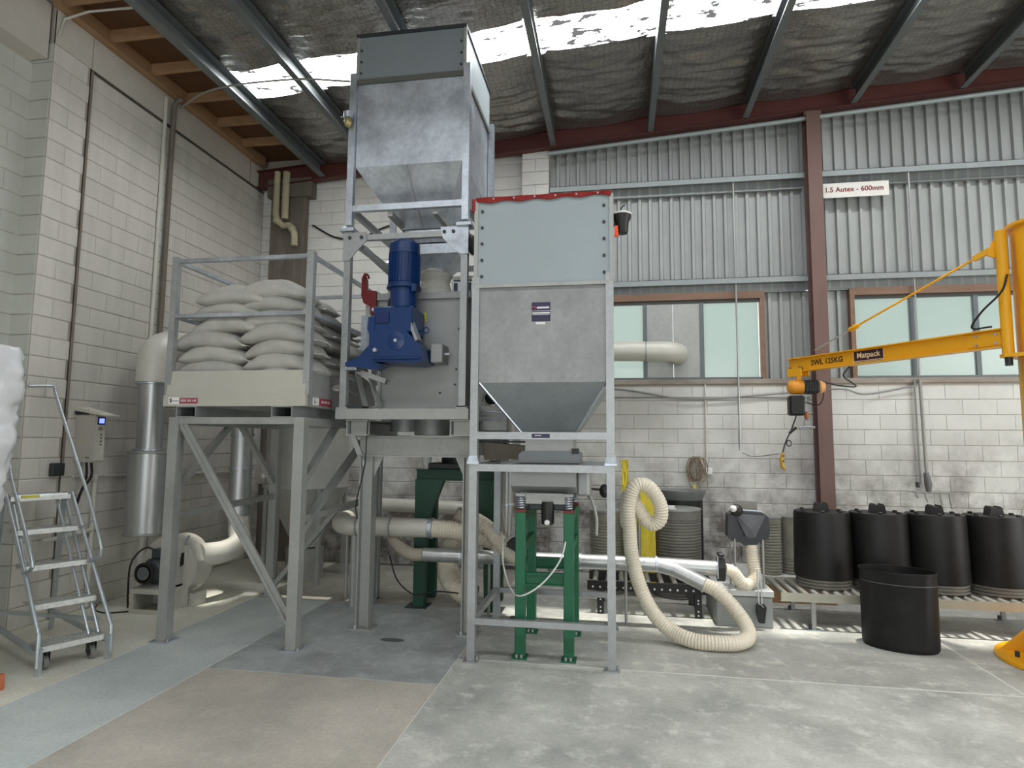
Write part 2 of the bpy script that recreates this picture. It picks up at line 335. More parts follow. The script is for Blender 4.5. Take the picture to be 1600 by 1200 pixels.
# ---- block walls
def block_mesh(L, H, T, m, key, cache={}):
    k = (round(L, 4), round(H, 4), m.name)
    if k not in cache:     # local: length along +x, front face towards -y, bottom left back corner at origin
        c = .006; d = .002; b = B()
        b.add([(0, 0, 0), (L, 0, 0), (L, 0, H), (0, 0, H), (0, -T+c, 0), (L, -T+c, 0), (L, -T+c, H), (0, -T+c, H), (d, -T, c), (L-d, -T, c), (L-d, -T, H-c), (d, -T, H-c)],
              [(8, 9, 10, 11), (4, 5, 9, 8), (5, 6, 10, 9), (6, 7, 11, 10), (7, 4, 8, 11), (0, 1, 5, 4), (1, 2, 6, 5), (2, 3, 7, 6), (3, 0, 4, 7)])
        cache[k] = b.mesh('block', m, smooth=False)
    return cache[k]
def blockwork(parent, origin, udir, length, z0, z1, m, T=.02, course=.2, skip=None, bond=True, gapv=.002, gaph=.007):
    """running bond of blocks on a backing; udir = wall direction, blocks face right-handed -y of that"""
    u = Vector(udir); rot = math.atan2(u.y, u.x); n = int(round((z1-z0)/course)); rest = B(); k = 0
    for r in range(n):
        off = .2 if r % 2 and bond else 0.; a = -off
        while a < length-.01:
            s, e = max(a, 0), min(a+.4, length); a += .4
            if e-s < .05: continue
            L, H = e-s-gapv, min(course, z1-z0-r*course)-gaph
            p = Vector(origin)+u*(s+gapv/2); z = z0+r*course+gaph/2
            if skip and skip(r, s, e):
                c = rot
                for bx in [block_mesh(L, H, T, m, 0)]:
                    M = Matrix.Translation((p.x, p.y, z)) @ Matrix.Rotation(rot, 4, 'Z')
                    rest.add([M @ v.co for v in bx.vertices], [tuple(q.vertices) for q in bx.polygons])
                continue
            jx = rnd.uniform(-.0015, .0015)
            inst(block_mesh(L, H, T, m, 0), 'block', parent, (p.x - u.y*0 + u.y*jx, p.y - u.x*jx, z), (0, 0, rot)); k += 1
    if rest.v:
        o = rest.obj('block_courses', m, parent, smooth=False); o['kind'] = 'stuff'
    return k
# left wall: faces +x ; run along -y so that "front" (-y local) is +x world:  rot -90deg -> local x -> -y ; local -y -> -x ; so use +y run: rot +90 local -y -> +x
wl = sroot('wall_left', 'cream painted concrete block wall on the left with control joints', 'wall')
B().box(XL-.3, XL-.007, 5.06, 9.15, 0, 6.3).obj('backing', mortar, wl)
B().box(XL-.02, XL+.004, 5.06, 5.493, 5.8, 6.16).box(XL-.02, XL+.004, 5.507, 8.44, 5.8, 6.16).box(XL-.02, XL+.004, 8.455, YB, 5.8, 6.16).obj('bond_beam', concrete_beam, wl)
blockwork(wl, (XL-.02, 5.06, 0), (0, 1, 0), .43, 0, 5.8, paint_wall)
blockwork(wl, (XL-.02, 5.51, 0), (0, 1, 0), YB-5.51, 0, 5.76, paint_wall, skip=lambda r, s, e: r < 3 and s > 1.0)
B().box(XL-.03, XL-.004, 5.49, 5.51, 0, 5.8).box(XL-.03, XL-.004, 5.49, YB, 5.765, 5.8).box(XL-.03, XL+.002, 8.438, 8.457, 5.8, 6.16).obj('control_joint', dark_joint, wl)
wn = sroot('wall_left_near', 'recessed painted block wall with shade in its greyed colour at the left edge of the photo', 'wall')
B().box(XL-.5, XL-.247, -6.6, 5.06, 0, 6.3).obj('backing', mortar, wn)
blockwork(wn, (XL-.26, 3.46, 0), (0, 1, 0), 1.6, 0, 5.6, paint_shaded)
blockwork(wn, (XL-.26, 5.06, 0), (1, 0, 0), .244, 0, 5.8, paint_shaded, T=.012, bond=False)
B().box(XL-.262, XL-.05, -6.6, 5.03, 5.62, 6.2).obj('concrete_lintel', concrete_beam, wn)
B().box(XL-.24, XL-.215, 4.5, 4.525, .4, 5.6).obj('control_joint', dark_joint, wn)
# back wall, block part on the left
wb = sroot('wall_back_left', 'white painted block wall behind the machines rising to the roof', 'wall')
B().box(XL-.3, -.93, YB+.007, YB+.3, 0, 6.45).obj('backing', mortar, wb)
blockwork(wb, (XL, YB+.02, 0), (1, 0, 0), 4.25, 0, 6.2, paint_wall2, skip=lambda r, s, e: r < 6)
p1 = sroot('trim_1', 'white block pilaster at the end of the block wall below the roof beam', 'trim')
B().box(-1.33, -.93, YB-.1, YB+.02, 0, 6.36).obj('backing', mortar, p1)
blockwork(p1, (-1.33, YB-.1, 0), (1, 0, 0), .4, 0, 6.4, paint_wall2, T=.015)
p2 = sroot('trim_2', 'stained concrete pilaster in the far left corner', 'trim')
B().box(-5.36, -4.78, YB-.14, YB, 0, 6.0, .01).obj('pilaster_shaft', stained, p2)
B().box(-5.4, -4.66, YB-.2, YB, 5.62, 5.92, .01).obj('pilaster_cap', stained, p2)
# back wall, right: blocks below, steel above
wr = sroot('wall_back_right', 'white painted block wall below the windows with dark scuffs', 'wall')
B().box(-.93, 9.12, YB+.007, YB+.3, 0, 2.62).obj('backing', mortar, wr)
blockwork(wr, (-.93, YB+.02, 0), (1, 0, 0), 10.05, 0, 2.6, paint_wall2, skip=lambda r, s, e: s > 7.4)
B().box(-.93, 9.1, YB-.03, YB+.12, 2.62, 2.69, .006).obj('sill', mat('stained_sill', (150, 140, 130), .7, var=.2, scale=6, stretch=(.4, 1, 1)), wr)
wu = sroot('wall_back_upper', 'corrugated zinc cladding above the blockwork with steel girts', 'wall')
def roofz(x): return 6.45+.07*x
def steel_sheet(x0, x1, z0, z1f, y=YB+.1):
    pitch, hgt = .15, .04; prof = []; x = x0
    while x < x1-1e-6:
        for dx, dy in ((0, 0), (.085, 0), (.098, -hgt), (.137, -hgt)):
            if x+dx <= x1+1e-6: prof.append((x+dx, y+dy))
        x += pitch
    prof.append((x1, y)); b = B(); n = len(prof)
    b.add([(a, c, z0) for a, c in prof]+[(a, c, z1f(a)) for a, c in prof]+[(a, c+.004, z0) for a, c in prof]+[(a, c+.004, z1f(a)) for a, c in prof],
          [(i, i+1, n+i+1, n+i) for i in range(n-1)]+[(2*n+i, 3*n+i, 3*n+i+1, 2*n+i+1) for i in range(n-1)]+[(n+i, n+i+1, 3*n+i+1, 3*n+i) for i in range(n-1)]+[(i, 2*n+i, 2*n+i+1, i+1) for i in range(n-1)])
    return b.obj('steel_sheet', steel_clad, wu, smooth=False)
x = -.93
while x < 8.5:
    steel_sheet(x, x+.75, 3.93, roofz); x += .75
steel_sheet(2.03, 2.63, 2.69, lambda a: 3.93); steel_sheet(2.63, 3.2, 2.69, lambda a: 3.93)
for xa in (6.16, 6.91, 7.66, 8.41): steel_sheet(xa, min(xa+.75, 9.1), 2.69, lambda a: 3.93)
B().box(-.93, -.4, YB+.07, YB+.1, 2.69, 3.93).obj('infill_panel', steel_clad, wu)
for z, xs in ((5.46, (-.92, 9.1)), (4.0, (-.92, 9.1))):     # C girts
    for a, c in ((xs[0], 2.62), (2.8, xs[1])):
        B().box(a, c, YB-.09, YB+.07, z-.006+.1, z+.1).box(a, c, YB-.09, YB-.084, z+.02, z+.1).box(a, c, YB+.062, YB+.07, z-.09, z+.1).box(a, c, YB-.0, YB+.07, z-.096, z-.09).obj('girt', mat('girt_zinc', (146, 152, 152), .5, .4, var=.05) if 'girt_zinc' not in MATS else MATS['girt_zinc'], wu)
for px_, z0, z1 in ((1.68, 1.72, 5.5), (3.95, 2.7, 5.5)):
    B().cyl((px_, YB-.06, z0), (px_, YB-.06, z1), .013, 8).obj('sag_rod', steel_rod, wu)
c = sroot('trim_3', 'red-brown steel column standing against the back wall', 'trim')
B().ibeam((2.71, YB-.16, 0), (2.71, YB-.16, 6.35), .18, .2, .012, (0, 1, 0)).obj('column_shaft', oxide_col, c, smooth=False)
B().box(2.58, 2.84, YB-.28, YB-.02, 0, .02).obj('base_plate', oxide_col, c)
ra = sroot('trim_4', 'dark red oxide rafter along the top of the back wall', 'trim')
for a, b_ in ((-.93, 9.1), (XL, -.93)):
    B().ibeam((a, YB-.17, roofz(a)-.14), (b_, YB-.17, roofz(b_)-.14), .14, .27, .012).obj('rafter', oxide, ra, smooth=False)
B().box(2.6, 2.82, YB-.25, YB-.08, roofz(2.7)-.34, roofz(2.7)-.29).obj('cap_plate', oxide_col, ra)
B().tube([(-.95, YB-.2, roofz(-.95)-.36), (1.5, YB-.2, roofz(1.5)-.36), (9.0, YB-.2, roofz(9.0)-.36)], .03, 10).obj('conduit', mat('blue_grey_conduit', (150, 160, 160), .5, .2, var=.05), ra)
# windows
def window(name, label, x0, x1, xs, panels):
    w = sroot(name, label, 'window'); z0, z1 = 2.69, 3.82
    B().box(x0-.06, x1+.06, YB-.02, YB+.08, z1, z1+.1).obj('head_board', frame_wood, w)
    B().box(x0-.06, x0, YB-.02, YB+.08, z0, z1).obj('jamb', frame_wood, w); B().box(x1, x1+.06, YB-.02, YB+.08, z0, z1).obj('jamb', frame_wood, w)
    B().box(x0, x1, YB+.0, YB+.06, z1-.045, z1).obj('top_rail', mat('dark_rail', (62, 58, 54), .6) if 'dark_rail' not in MATS else MATS['dark_rail'], w)
    B().box(x0, x1, YB+.0, YB+.06, z0, z0+.03).obj('bottom_rail', alu_dark, w)
    for a in xs[1:-1]: B().box(a-.028, a+.028, YB, YB+.06, z0+.03, z1-.045).obj('mullion', alu_dark, w)
    for i, (a, c_) in enumerate(zip(xs, xs[1:])):
        if i in panels:
            m_ = (a+c_)/2; B().box(a+.02, m_-.003, YB+.01, YB+.03, z0+.03, z1-.045, .003).obj('sheet_panel', galv_dull, w); B().box(m_+.003, c_-.02, YB+.01, YB+.03, z0+.03, z1-.045, .003).obj('sheet_panel', galv_dull, w)
        else: B().box(a+.02, c_-.02, YB+.025, YB+.031, z0+.03, z1-.045).obj('pane', glass_m, w)
window('window_1', 'timber framed frosted window with a sheet metal panel in its middle bay', -.4, 2.0, (-.4, .44, 1.22, 2.0), (1,))
window('window_2', 'timber framed frosted window behind the yellow crane', 3.22, 6.1, (3.22, 3.93, 4.7, 5.4, 6.1), ())
def mesh_lines(m, scale, amount):    # fine hexagonal wire netting under the foil
    N = m.node_tree.nodes; L = m.node_tree.links; P = N['Principled BSDF']; src = P.inputs['Base Color'].links[0].from_socket
    g = N.new('ShaderNodeNewGeometry'); v = N.new('ShaderNodeTexVoronoi'); v.feature = 'DISTANCE_TO_EDGE'; v.inputs['Scale'].default_value = scale; v.inputs['Randomness'].default_value = .45
    mp = N.new('ShaderNodeMapping'); mp.inputs['Scale'].default_value = (.7, 1, 0); L.new(g.outputs['Position'], mp.inputs[0]); L.new(mp.outputs[0], v.inputs['Vector'])
    r = N.new('ShaderNodeMapRange'); r.inputs['From Min'].default_value = .03; r.inputs['From Max'].default_value = .1; r.inputs['To Min'].default_value = 1-amount; r.inputs['To Max'].default_value = 1; L.new(v.outputs['Distance'], r.inputs['Value'])
    x = N.new('ShaderNodeMix'); x.data_type = 'RGBA'; x.blend_type = 'MULTIPLY'; x.inputs[0].default_value = 1; L.new(src, x.inputs[6]); L.new(r.outputs[0], x.inputs[7]); L.new(x.outputs[2], P.inputs['Base Color'])
mesh_lines(foil_m, 21, .36)
# ---- ceiling: foil sheets between purlins, skylight strip, soffit
ce = sroot('ceiling', 'silver foil lined roof with purlins and a bright skylight strip', 'ceiling')
PX = [-4.5, -3.62, -2.25, -.89, .5, 1.87, 3.27, 4.62, 6.0, 7.4, 8.8]
SK = (6.2, 6.77); SK2 = (.6, 1.2)
def foil(x0, x1, y0, y1, step, amp):
    nx = max(2, int((x1-x0)/step)); ny = max(2, int((y1-y0)/step)); vs = []
    for j in range(ny+1):
        for i in range(nx+1):
            u, v = i/nx, j/ny; X, Y = x0+u*(x1-x0), y0+v*(y1-y0)
            edge = min(1, 6*min(u, 1-u, .5))*min(1, 4*min(max(0, YB-.24-Y), max(.12, abs(Y-SK[1])))+.02)
            w = noise.fractal((X*1.1, Y*5.5, 3.), 1., 2., 4)*.55 + noise.noise((X*5, Y*11, 9.))*.35 + noise.noise((X*2.2+Y*1.4, Y*9-X*2, 5.))*.5
            vs.append((X, Y, roofz(X)-.02-.05*math.sin(PI*u)+amp*w*edge))
    return B().add(vs, [(j*(nx+1)+i, j*(nx+1)+i+1, (j+1)*(nx+1)+i+1, (j+1)*(nx+1)+i) for j in range(ny) for i in range(nx)]).obj('foil_sheet', foil_m, ce, ang=80)
XS = PX
for a, b_ in zip(XS, XS[1:]):
    foil(a, b_, SK[1], YB-.24, .03, .045); foil(a, b_, 3.9, SK[0], .03, .045); foil(a, b_, SK2[1], 3.9, .3, .03); foil(a, b_, -6.6, SK2[0], .35, .03)
    B().add([(a, SK2[0]-.02, roofz(a)-.03), (b_, SK2[0]-.02, roofz(b_)-.03), (b_, SK2[1]+.02, roofz(b_)-.03), (a, SK2[1]+.02, roofz(a)-.03)], [(0, 1, 2, 3)]).obj('skylight_panel', sky_m, ce, smooth=False)
    B().add([(a, SK[0]-.02, roofz(a)-.03), (b_, SK[0]-.02, roofz(b_)-.03), (b_, SK[1]+.05, roofz(b_)-.03), (a, SK[1]+.05, roofz(a)-.03)], [(0, 1, 2, 3)]).obj('skylight_panel', sky_m, ce, smooth=False)
for y0, y1 in ((-6.7, SK2[0]-.02), (SK2[1]+.02, SK[0]-.02), (SK[1]+.02, 9.3)):       # outer roof sheets keep daylight out above the foil
    B().add([(-4.55, y0, roofz(-4.55)+.12), (9.3, y0, roofz(9.3)+.12), (9.3, y1, roofz(9.3)+.12), (-4.55, y1, roofz(-4.55)+.12), (-4.55, y0, roofz(-4.55)+.13), (9.3, y0, roofz(9.3)+.13), (9.3, y1, roofz(9.3)+.13), (-4.55, y1, roofz(-4.55)+.13)],
            [(0, 1, 2, 3), (4, 5, 6, 7), (0, 1, 5, 4), (1, 2, 6, 5), (2, 3, 7, 6), (3, 0, 4, 7)]).obj('roof_sheet', steel_clad, ce, smooth=False)
for X in PX:
    z = roofz(X); big = X == PX[0]
    h, wd = (.19, .1) if big else (.2, .075)
    b = B().box(X-.004, X+.004, -6.5, 8.6, z-.06-h, z+(.24 if big else -.05)); s_ = 1 if X < 1 else -1
    for zz in (z-.06-h, z-.056): b.box(min(X, X+s_*wd), max(X, X+s_*wd), -6.5, 8.6, zz-.003, zz+.003)
    b.box(X+s_*wd-.003, X+s_*wd+.003, -6.5, 8.6, z-.06-h, z-.06-h+.02)
    b.obj('edge_beam' if big else 'purlin', purlin_m, ce, smooth=False)
B().box(XL-.5, -4.51, -6.6, 9.2, 6.31, 6.4).obj('plywood_soffit', ply, ce)
B().box(XL+.0, XL+.1, 5.0, 8.7, 6.165, 6.31).obj('wall_plate', timber, ce)
for y in (4.45, 5.05, 5.63, 6.25, 6.88, 7.5, 8.1): B().box(XL+.1, -4.52, y-.03, y+.03, 6.2, 6.31).obj('soffit_joist', timber, ce)
# rear of the shed, behind the photographer: walls with two open roller doors
wf = sroot('wall_front', 'zinc clad wall with an open roller door behind the photographer', 'wall')
B().box(-6, -4.2, -6.75, -6.6, 0, 6.3).box(5.2, 9.2, -6.75, -6.6, 0, 7).box(-6, 9.2, -6.75, -6.6, 4.7, 7).obj('cladding', steel_clad, wf)
wg = sroot('wall_right', 'zinc clad wall with an open side door to the right', 'wall')
B().box(9.1, 9.25, -6.6, -.6, 0, 7.1).box(9.1, 9.25, 5.7, 9.2, 0, 7.1).box(9.1, 9.25, -.6, 5.7, 4.4, 7.1).obj('cladding', steel_clad, wg)
#@@OBJECTS
# ================================================================== OBJECTS
def bolt(b, c, r=.012, h=.012, ax='y', sgn=-1):
    p = Vector(c); q = p + Vector({'y': (0, sgn*h, 0), 'x': (sgn*h, 0, 0), 'z': (0, 0, sgn*h)}[ax]); return b.cyl(p, q, r, 6)
# ------------------------------------------------ front hopper stand
st = thing('hopper_stand', 'square galvanised leg frame under the front hopper with a red trim', 'frame', (-.6, 5.7, 0))
LX = ((-1.21, -1.145), (-.065, 0.0)); LY = ((5.1, 5.165), (6.2, 6.265))
for ax_ in LX:
    for ay in LY:
        b = B().box(*ax_, *ay, .012, 1.55); b.obj('leg', galv, st, smooth=False)
        cx_, cy_ = sum(ax_)/2, sum(ay)/2
        f = B().box(cx_-.06, cx_+.06, cy_-.06, cy_+.06, 0, .012).obj('foot_plate', galv, st, smooth=False)
        bb = B(); bolt(bb, (cx_+(.045 if cx_ > -.6 else .045), cy_-.0, .012), .012, .03, 'z', 1); bb.obj('anchor_bolt', galv_dull, f)
for y in (5.1, 6.2):
    B().box(-1.21, .0, y, y+.065, 1.55, 1.61).obj('top_rail', galv, st, smooth=False)
    B().box(-1.145, -.065, y+.005, y+.055, .30, .35).obj('low_rail', galv, st, smooth=False)
for xx in (-1.21, -.065):
    B().box(xx, xx+.065, 5.165, 6.2, 1.55, 1.61).obj('top_rail', galv, st, smooth=False)
B().box(-1.205, -1.155, 5.165, 6.2, .30, .35).obj('low_rail', galv, st, smooth=False)
B().box(-.88, -.3, 5.165, 6.2, 1.585, 1.608).obj('cross_plate', galv_dull, st, smooth=False)
# ------------------------------------------------ front hopper
hp = thing('hopper', 'galvanised feed hopper with pale upper panel and red top trim, nearest the camera', 'hopper', (-.6, 5.7, 1.61))
for ax_ in LX:
    for ay in LY:
        cx_, cy_ = sum(ax_)/2, sum(ay)/2
        B().box(*ax_, *ay, 1.625, 3.22).obj('post', galv, hp, smooth=False)
        B().box(cx_-.05, cx_+.05, cy_-.05, cy_+.05, 1.611, 1.625).loft((cx_-.05, cx_+.05, cy_-.05, cy_+.05), 1.625, (cx_-.034, cx_+.034, cy_-.034, cy_+.034), 1.68).obj('foot_plate', galv_bright, hp, smooth=False)
for y in (5.1, 6.2): B().box(-1.145, -.065, y, y+.055, 1.82, 1.88).obj('cross_rail', galv, hp, smooth=False)
for xx in (-1.205, -.055): B().box(xx, xx+.05, 5.165, 6.2, 1.82, 1.88).obj('cross_rail', galv, hp, smooth=False)
X0, X1, Y0, Y1 = -1.145, -.065, 5.13, 6.23
B().loft((X0, X1, Y0, Y1), 2.3, (X0, X1, Y0, Y1), 3.12).obj('bin_body', mat('dusty_galvanised_bin', (148, 149, 149), .5, .5, var=.2, scale=3.2, stretch=(1, 1, .8), spangle=.06), hp, smooth=False)
B().loft((X0, X1, Y0, Y1), 2.3, (-.79, -.36, 5.48, 5.9), 1.84, cap=False).obj('bin_cone', mat('cone_sheet', (152, 160, 162), .5, .55, var=.12, scale=3, spangle=.03), hp, smooth=False)
for sx in (-1, 1):   # folded seams along the cone edges
    xx = X1 if sx > 0 else X0; xe = -.36 if sx > 0 else -.79
    B().bar((xx, Y0, 2.3), (xe, 5.48, 1.84), .02, .012).obj('cone_seam', galv_bright, hp, smooth=False)
B().box(X0-.03, X1+.03, Y0-.032, Y1+.032, 3.12, 3.15).obj('joint_angle', galv_dull, hp, smooth=False)
for nm, q in (('upper_panel', (X0-.02, X1+.035, Y0-.022, Y0-.012)), ('upper_panel', (X0-.02, X1+.035, Y1+.01, Y1+.02)), ('upper_panel', (X0-.03, X0-.02, Y0-.012, Y1+.01)), ('upper_panel', (X1+.035, X1+.045, Y0-.012, Y1+.01))):
    B().box(*q, 3.15, 3.9).obj(nm, sheet_grey, hp, smooth=False)
for xx in (X0-.05, X1+.035):
    B().box(xx, xx+.035, Y0-.034, Y0-.008, 3.15, 3.9).obj('corner_angle', galv_dull, hp, smooth=False)
bb = B()
for i in range(5):
    for xx in (X0+.02, X1-.01): bolt(bb, (xx, Y0-.022, 3.22+i*.145), .014, .014)
bb.obj('panel_bolts', dark, hp)['kind'] = 'stuff'
# wavy red trim
def wavy(x0, x1, y, ztop, n=60, axis='x'):
    b = B(); vs = []
    for i in range(n+1):
        t = i/n; a = x0+(x1-x0)*t; lo = ztop-.05+.009*math.cos(t*2*PI*4.5)+.012*t
        for dy in (0, .008):
            yy = y+dy-.012*abs(math.sin(t*PI*4.5))*(1 if dy == 0 else .9)
            vs += [(a, yy, ztop), (a, yy-.012, lo)] if axis == 'x' else [(yy, a, ztop), (yy, a, lo)]
    fs = []
    for i in range(n):
        k = 4*i; fs += [(k, k+1, k+5, k+4), (k+2, k+6, k+7, k+3), (k, k+4, k+6, k+2), (k+1, k+3, k+7, k+5)]
    return b.add(vs, fs)
wavy(X0-.03, X1+.05, Y0-.028, 3.925).obj('red_trim', redp, hp, ang=60)
for xx in (X0-.055, X1+.045): wavy(Y0-.02, Y1+.02, xx, 3.925, axis='y').obj('red_trim', redp, hp, ang=60)
B().box(X0-.04, X1+.055, Y0-.03, Y1+.03, 3.9, 3.93, .006).obj('top_rim', redp, hp, smooth=False)
B().box(X0-.075, X0-.04, Y0-.04, Y0+.05, 3.8, 3.92, .008).obj('red_corner_flap', redp, hp, smooth=False)
bb = B()
for i in range(6): bolt(bb, (X0+.12+i*.18, Y0-.04, 3.905), .009, .008)
bb.obj('trim_rivets', galv_dull, hp)['kind'] = 'stuff'
# sticker: dark blue plate, white bars
B().box(-.69, -.53, Y0-.004, Y0-.001, 2.885, 2.985, .001).obj('sticker', navy, hp, smooth=False)
for z0, z1, xa, xb, m in ((2.95, 2.966, -.645, -.54, pale_ink), (2.897, 2.901, -.68, -.54, pale_ink), (2.907, 2.918, -.686, -.534, white_p), (2.928, 2.931, -.69, -.53, pale_ink), (2.942, 2.972, -.684, -.655, label_red), (2.945, 2.957, -.68, -.665, pale_ink)):
    B().box(xa, xb, Y0-.0065, Y0-.004, z0-.02, z1-.02).obj('sticker_print', m, hp, smooth=False)
B().box(-.69, -.53, Y0-.004, Y0-.001, 2.82, 2.88, .001).obj('sticker', navy, hp, smooth=False)
B().box(-.655, -.575, Y0-.004, Y0-.001, 2.795, 2.815, .001).obj('sticker', white_p, hp, smooth=False)
B().box(-.68, -.53, 5.097, 5.1, 1.832, 1.866).obj('rail_label', navy, hp, smooth=False)
B().box(-.655, -.6, 5.0955, 5.097, 1.849, 1.855).obj('label_print', pale_ink, hp, smooth=False)
# outlet neck, slide gate
B().box(-.79, -.36, 5.48, 5.9, 1.72, 1.84).obj('outlet_neck', galv_dull, hp, smooth=False)
B().prism([(-.84, 1.615), (-.3, 1.615), (-.3, 1.7), (-.34, 1.72), (-.8, 1.72), (-.84, 1.69)], .46, 'y', 5.42).obj('slide_gate', mat('gate_steel', (118, 122, 124), .5, .5, var=.06), hp, smooth=False)
B().box(-.37, -.31, 5.4, 5.5, 1.7, 1.745).obj('gate_handle', black, hp, smooth=False)
# lamp hung on the right post
lm = thing('work_lamp', 'small black bell shaped lamp with white rim on the right side of the hopper top', 'lamp', (.07, 5.18, 3.6))
B().lathe((.075, 5.18, 3.57), [(.001, 0), (.042, 0), (.05, .01), (.058, .1), (.075, .13), (.08, .16)], 20).obj('lamp_shade', black, lm)
B().lathe((.075, 5.18, 3.73), [(.08, 0), (.085, .012), (.07, .02), (.001, .02)], 20).obj('lamp_rim', white_p, lm)
B().tube(bez([(.06, 5.18, 3.75), (.07, 5.17, 3.79), (.1, 5.17, 3.82)]), .006, 8).obj('lamp_cord', black, lm)
B().box(.0, .03, 5.17, 5.2, 3.64, 3.7).obj('lamp_bracket', dark, lm)
tag(B().prism([(.01, 3.53), (.045, 3.53), (.04, 3.62), (.015, 3.62)], .03, 'y', 5.11).obj('orange_tag', mat('orange_plastic', (232, 84, 40), .5, var=.05), None, smooth=False), 'orange plastic tag hanging just below the black lamp on the hopper', 'tag')
# ------------------------------------------------ vibrating feeder on green stand
gs = thing('green_stand', 'green painted steel stand with four legs in front under the hopper outlet', 'stand', (-.6, 5.7, 0))
for xx in (-.84, -.43):
    for y, m in ((5.27, green), (5.98, green)):
        B().box(xx, xx+.085, y, y+.09, .012, 1.2, .006).obj('leg', m, gs, smooth=False)
        f = B().box(xx-.02, xx+.105, y-.04, y+.1, 0, .012).obj('foot_plate', green, gs, smooth=False)
        bb = B(); bolt(bb, (xx+.06, y-.02, .012), .012, .025, 'z', 1); bolt(bb, (xx+.02, y-.02, .012), .012, .025, 'z', 1); bb.obj('anchor_bolt', galv_dull, f)
for y in (5.285, 5.99): B().ibeam((-.755, y+.035, .645), (-.43, y+.035, .645), .07, .1, .01).obj('cross_beam', green, gs, smooth=False)
for xx in (-.825, -.415): B().box(xx, xx+.06, 5.36, 5.98, 1.12, 1.2).obj('side_rail', green, gs, smooth=False)
for xx in (-.82, -.41): B().bar((xx+.03, 5.36, .9), (xx+.03, 5.98, .9), .05, .07).obj('side_rail', green, gs, smooth=False)
fd = thing('vibrating_feeder', 'grey vibrating feeder tray on springs standing on the green stand', 'feeder', (-.6, 5.65, 1.2))
B().prism([(5.3, 1.54), (6.05, 1.54), (6.05, 1.36), (5.42, 1.36), (5.3, 1.42)], .56, 'x', -.89).obj('feeder_tray', mixer_grey, fd, smooth=False)
B().box(-.33, -.22, 5.45, 6.0, 1.33, 1.545, .02).obj('side_hood', mixer_grey, fd, smooth=False)
B().box(-.76, -.4, 5.32, 5.9, 1.27, 1.36).obj('tray_base', galv_dull, fd, smooth=False)
B().box(-.74, -.38, 5.36, 5.86, 1.215, 1.27, .008).obj('mount_plate', dark, fd, smooth=False)
B().bar((-.24, 5.98, 1.36), (-.12, 6.0, 1.35), .02, .02).sph((-.1, 6.0, 1.34), .06, 12, (.8, 1, 1.1)).obj('black_knob', black, fd)
B().lathe((-.57, 5.33, 1.1), [(.001, 0), (.05, 0), (.055, .02), (.055, .16), (.05, .19), (.001, .19)], 20).obj('vibrator', black, fd)
B().lathe((-.57, 5.275, 1.12), [(.018, -.012), (.024, 0), (.024, .01), (.001, .01)], 12, ax='y').obj('vibrator_cap', white_p, fd)
for xx, yy in ((-.8, 5.32), (-.39, 5.32), (-.8, 6.02), (-.39, 6.02)):
    p = B().box(xx-.045, xx+.045, yy-.04, yy+.04, 1.2, 1.222).obj('red_pad', redd, fd, smooth=False)
    B().tube([(xx+.028*math.cos(a*.6), yy+.028*math.sin(a*.6), 1.222+a*.0019) for a in range(0, 64)], .007, 6).obj('spring', galv_bright, p)
    B().box(xx-.04, xx+.04, yy-.04, yy+.04, 1.335, 1.36).obj('spring_seat', galv_dull, fd, smooth=False)
tag(B().tube(bez([(-.3, 5.9, 1.33), (-.22, 5.8, 1.28), (-.17, 5.75, 1.12), (-.17, 5.75, .96)]), .014, 8).obj('air_hose', mat('pale_grey_hose', (176, 178, 172), .5, var=.05), None), 'pale grey hose curving down from the right end of the feeder tray', 'hose')
tag(B().tube(bez([(-1.03, 5.75, .92), (-1.0, 5.6, .7), (-.9, 5.4, .54), (-.78, 5.22, .52), (-.6, 5.22, .63), (-.45, 5.24, .83), (-.4, 5.3, 1.05), (-.38, 5.34, 1.21)], 12), .007, 8).obj('air_line', white_p, None), 'thin white air line drooping in front of the green stand', 'cable')
# ------------------------------------------------ mixer tower: lower stand
tw = thing('mixer_stand', 'heavy grey steel stand carrying the mixer and the tall rear hopper', 'frame', (-1.95, 6.2, 0))
for xx in (-2.405, -1.365):
    B().ibeam((xx, 5.83, .012), (xx, 5.83, 1.65), .13, .13, .012, (1, 0, 0)).obj('leg', galv_dull, tw, smooth=False)
    f = B().box(xx-.1, xx+.1, 5.73, 5.93, 0, .012).obj('foot_plate', galv_dull, tw, smooth=False)
    bb = B(); bolt(bb, (xx-.06, 5.75, .012), .014, .03, 'z', 1); bb.obj('anchor_bolt', galv_bright, f)
for xx in (-2.72, -1.365):
    B().box(xx-.035, xx+.035, 6.87, 6.94, .012, 1.85).obj('leg', galv_dull, tw, smooth=False)
    B().box(xx-.07, xx+.07, 6.84, 6.98, 0, .012).obj('foot_plate', galv_dull, tw, smooth=False)
B().ibeam((-2.5, 5.83, 1.745), (-1.29, 5.83, 1.745), .13, .2, .012).obj('main_beam', galv_dull, tw, smooth=False)
B().ibeam((-2.78, 6.9, 1.745), (-1.29, 6.9, 1.745), .13, .2, .012).obj('main_beam', galv_dull, tw, smooth=False)
for xx in (-2.42, -1.4):
    b = B().box(xx-.11, xx+.11, 5.55, 6.95, 1.985, 1.997).box(xx-.11, xx+.11, 5.55, 6.95, 1.848, 1.86).box(xx-.11, xx-.098, 5.56, 6.95, 1.86, 1.985); b.box(xx-.09, xx+.1, 5.62, 5.63, 1.86, 1.985).obj('bearer', galv_dull, tw, smooth=False)
for y in (5.5, 6.68): B().box(-2.62, -1.32, y, y+.09, 2.0, 2.1).obj('cross_beam', galv_dull, tw, smooth=False)
B().bar((-2.62, 5.8, 1.98), (-2.45, 5.83, 1.55), .05, .05).obj('knee_brace', galv_dull, tw, smooth=False)
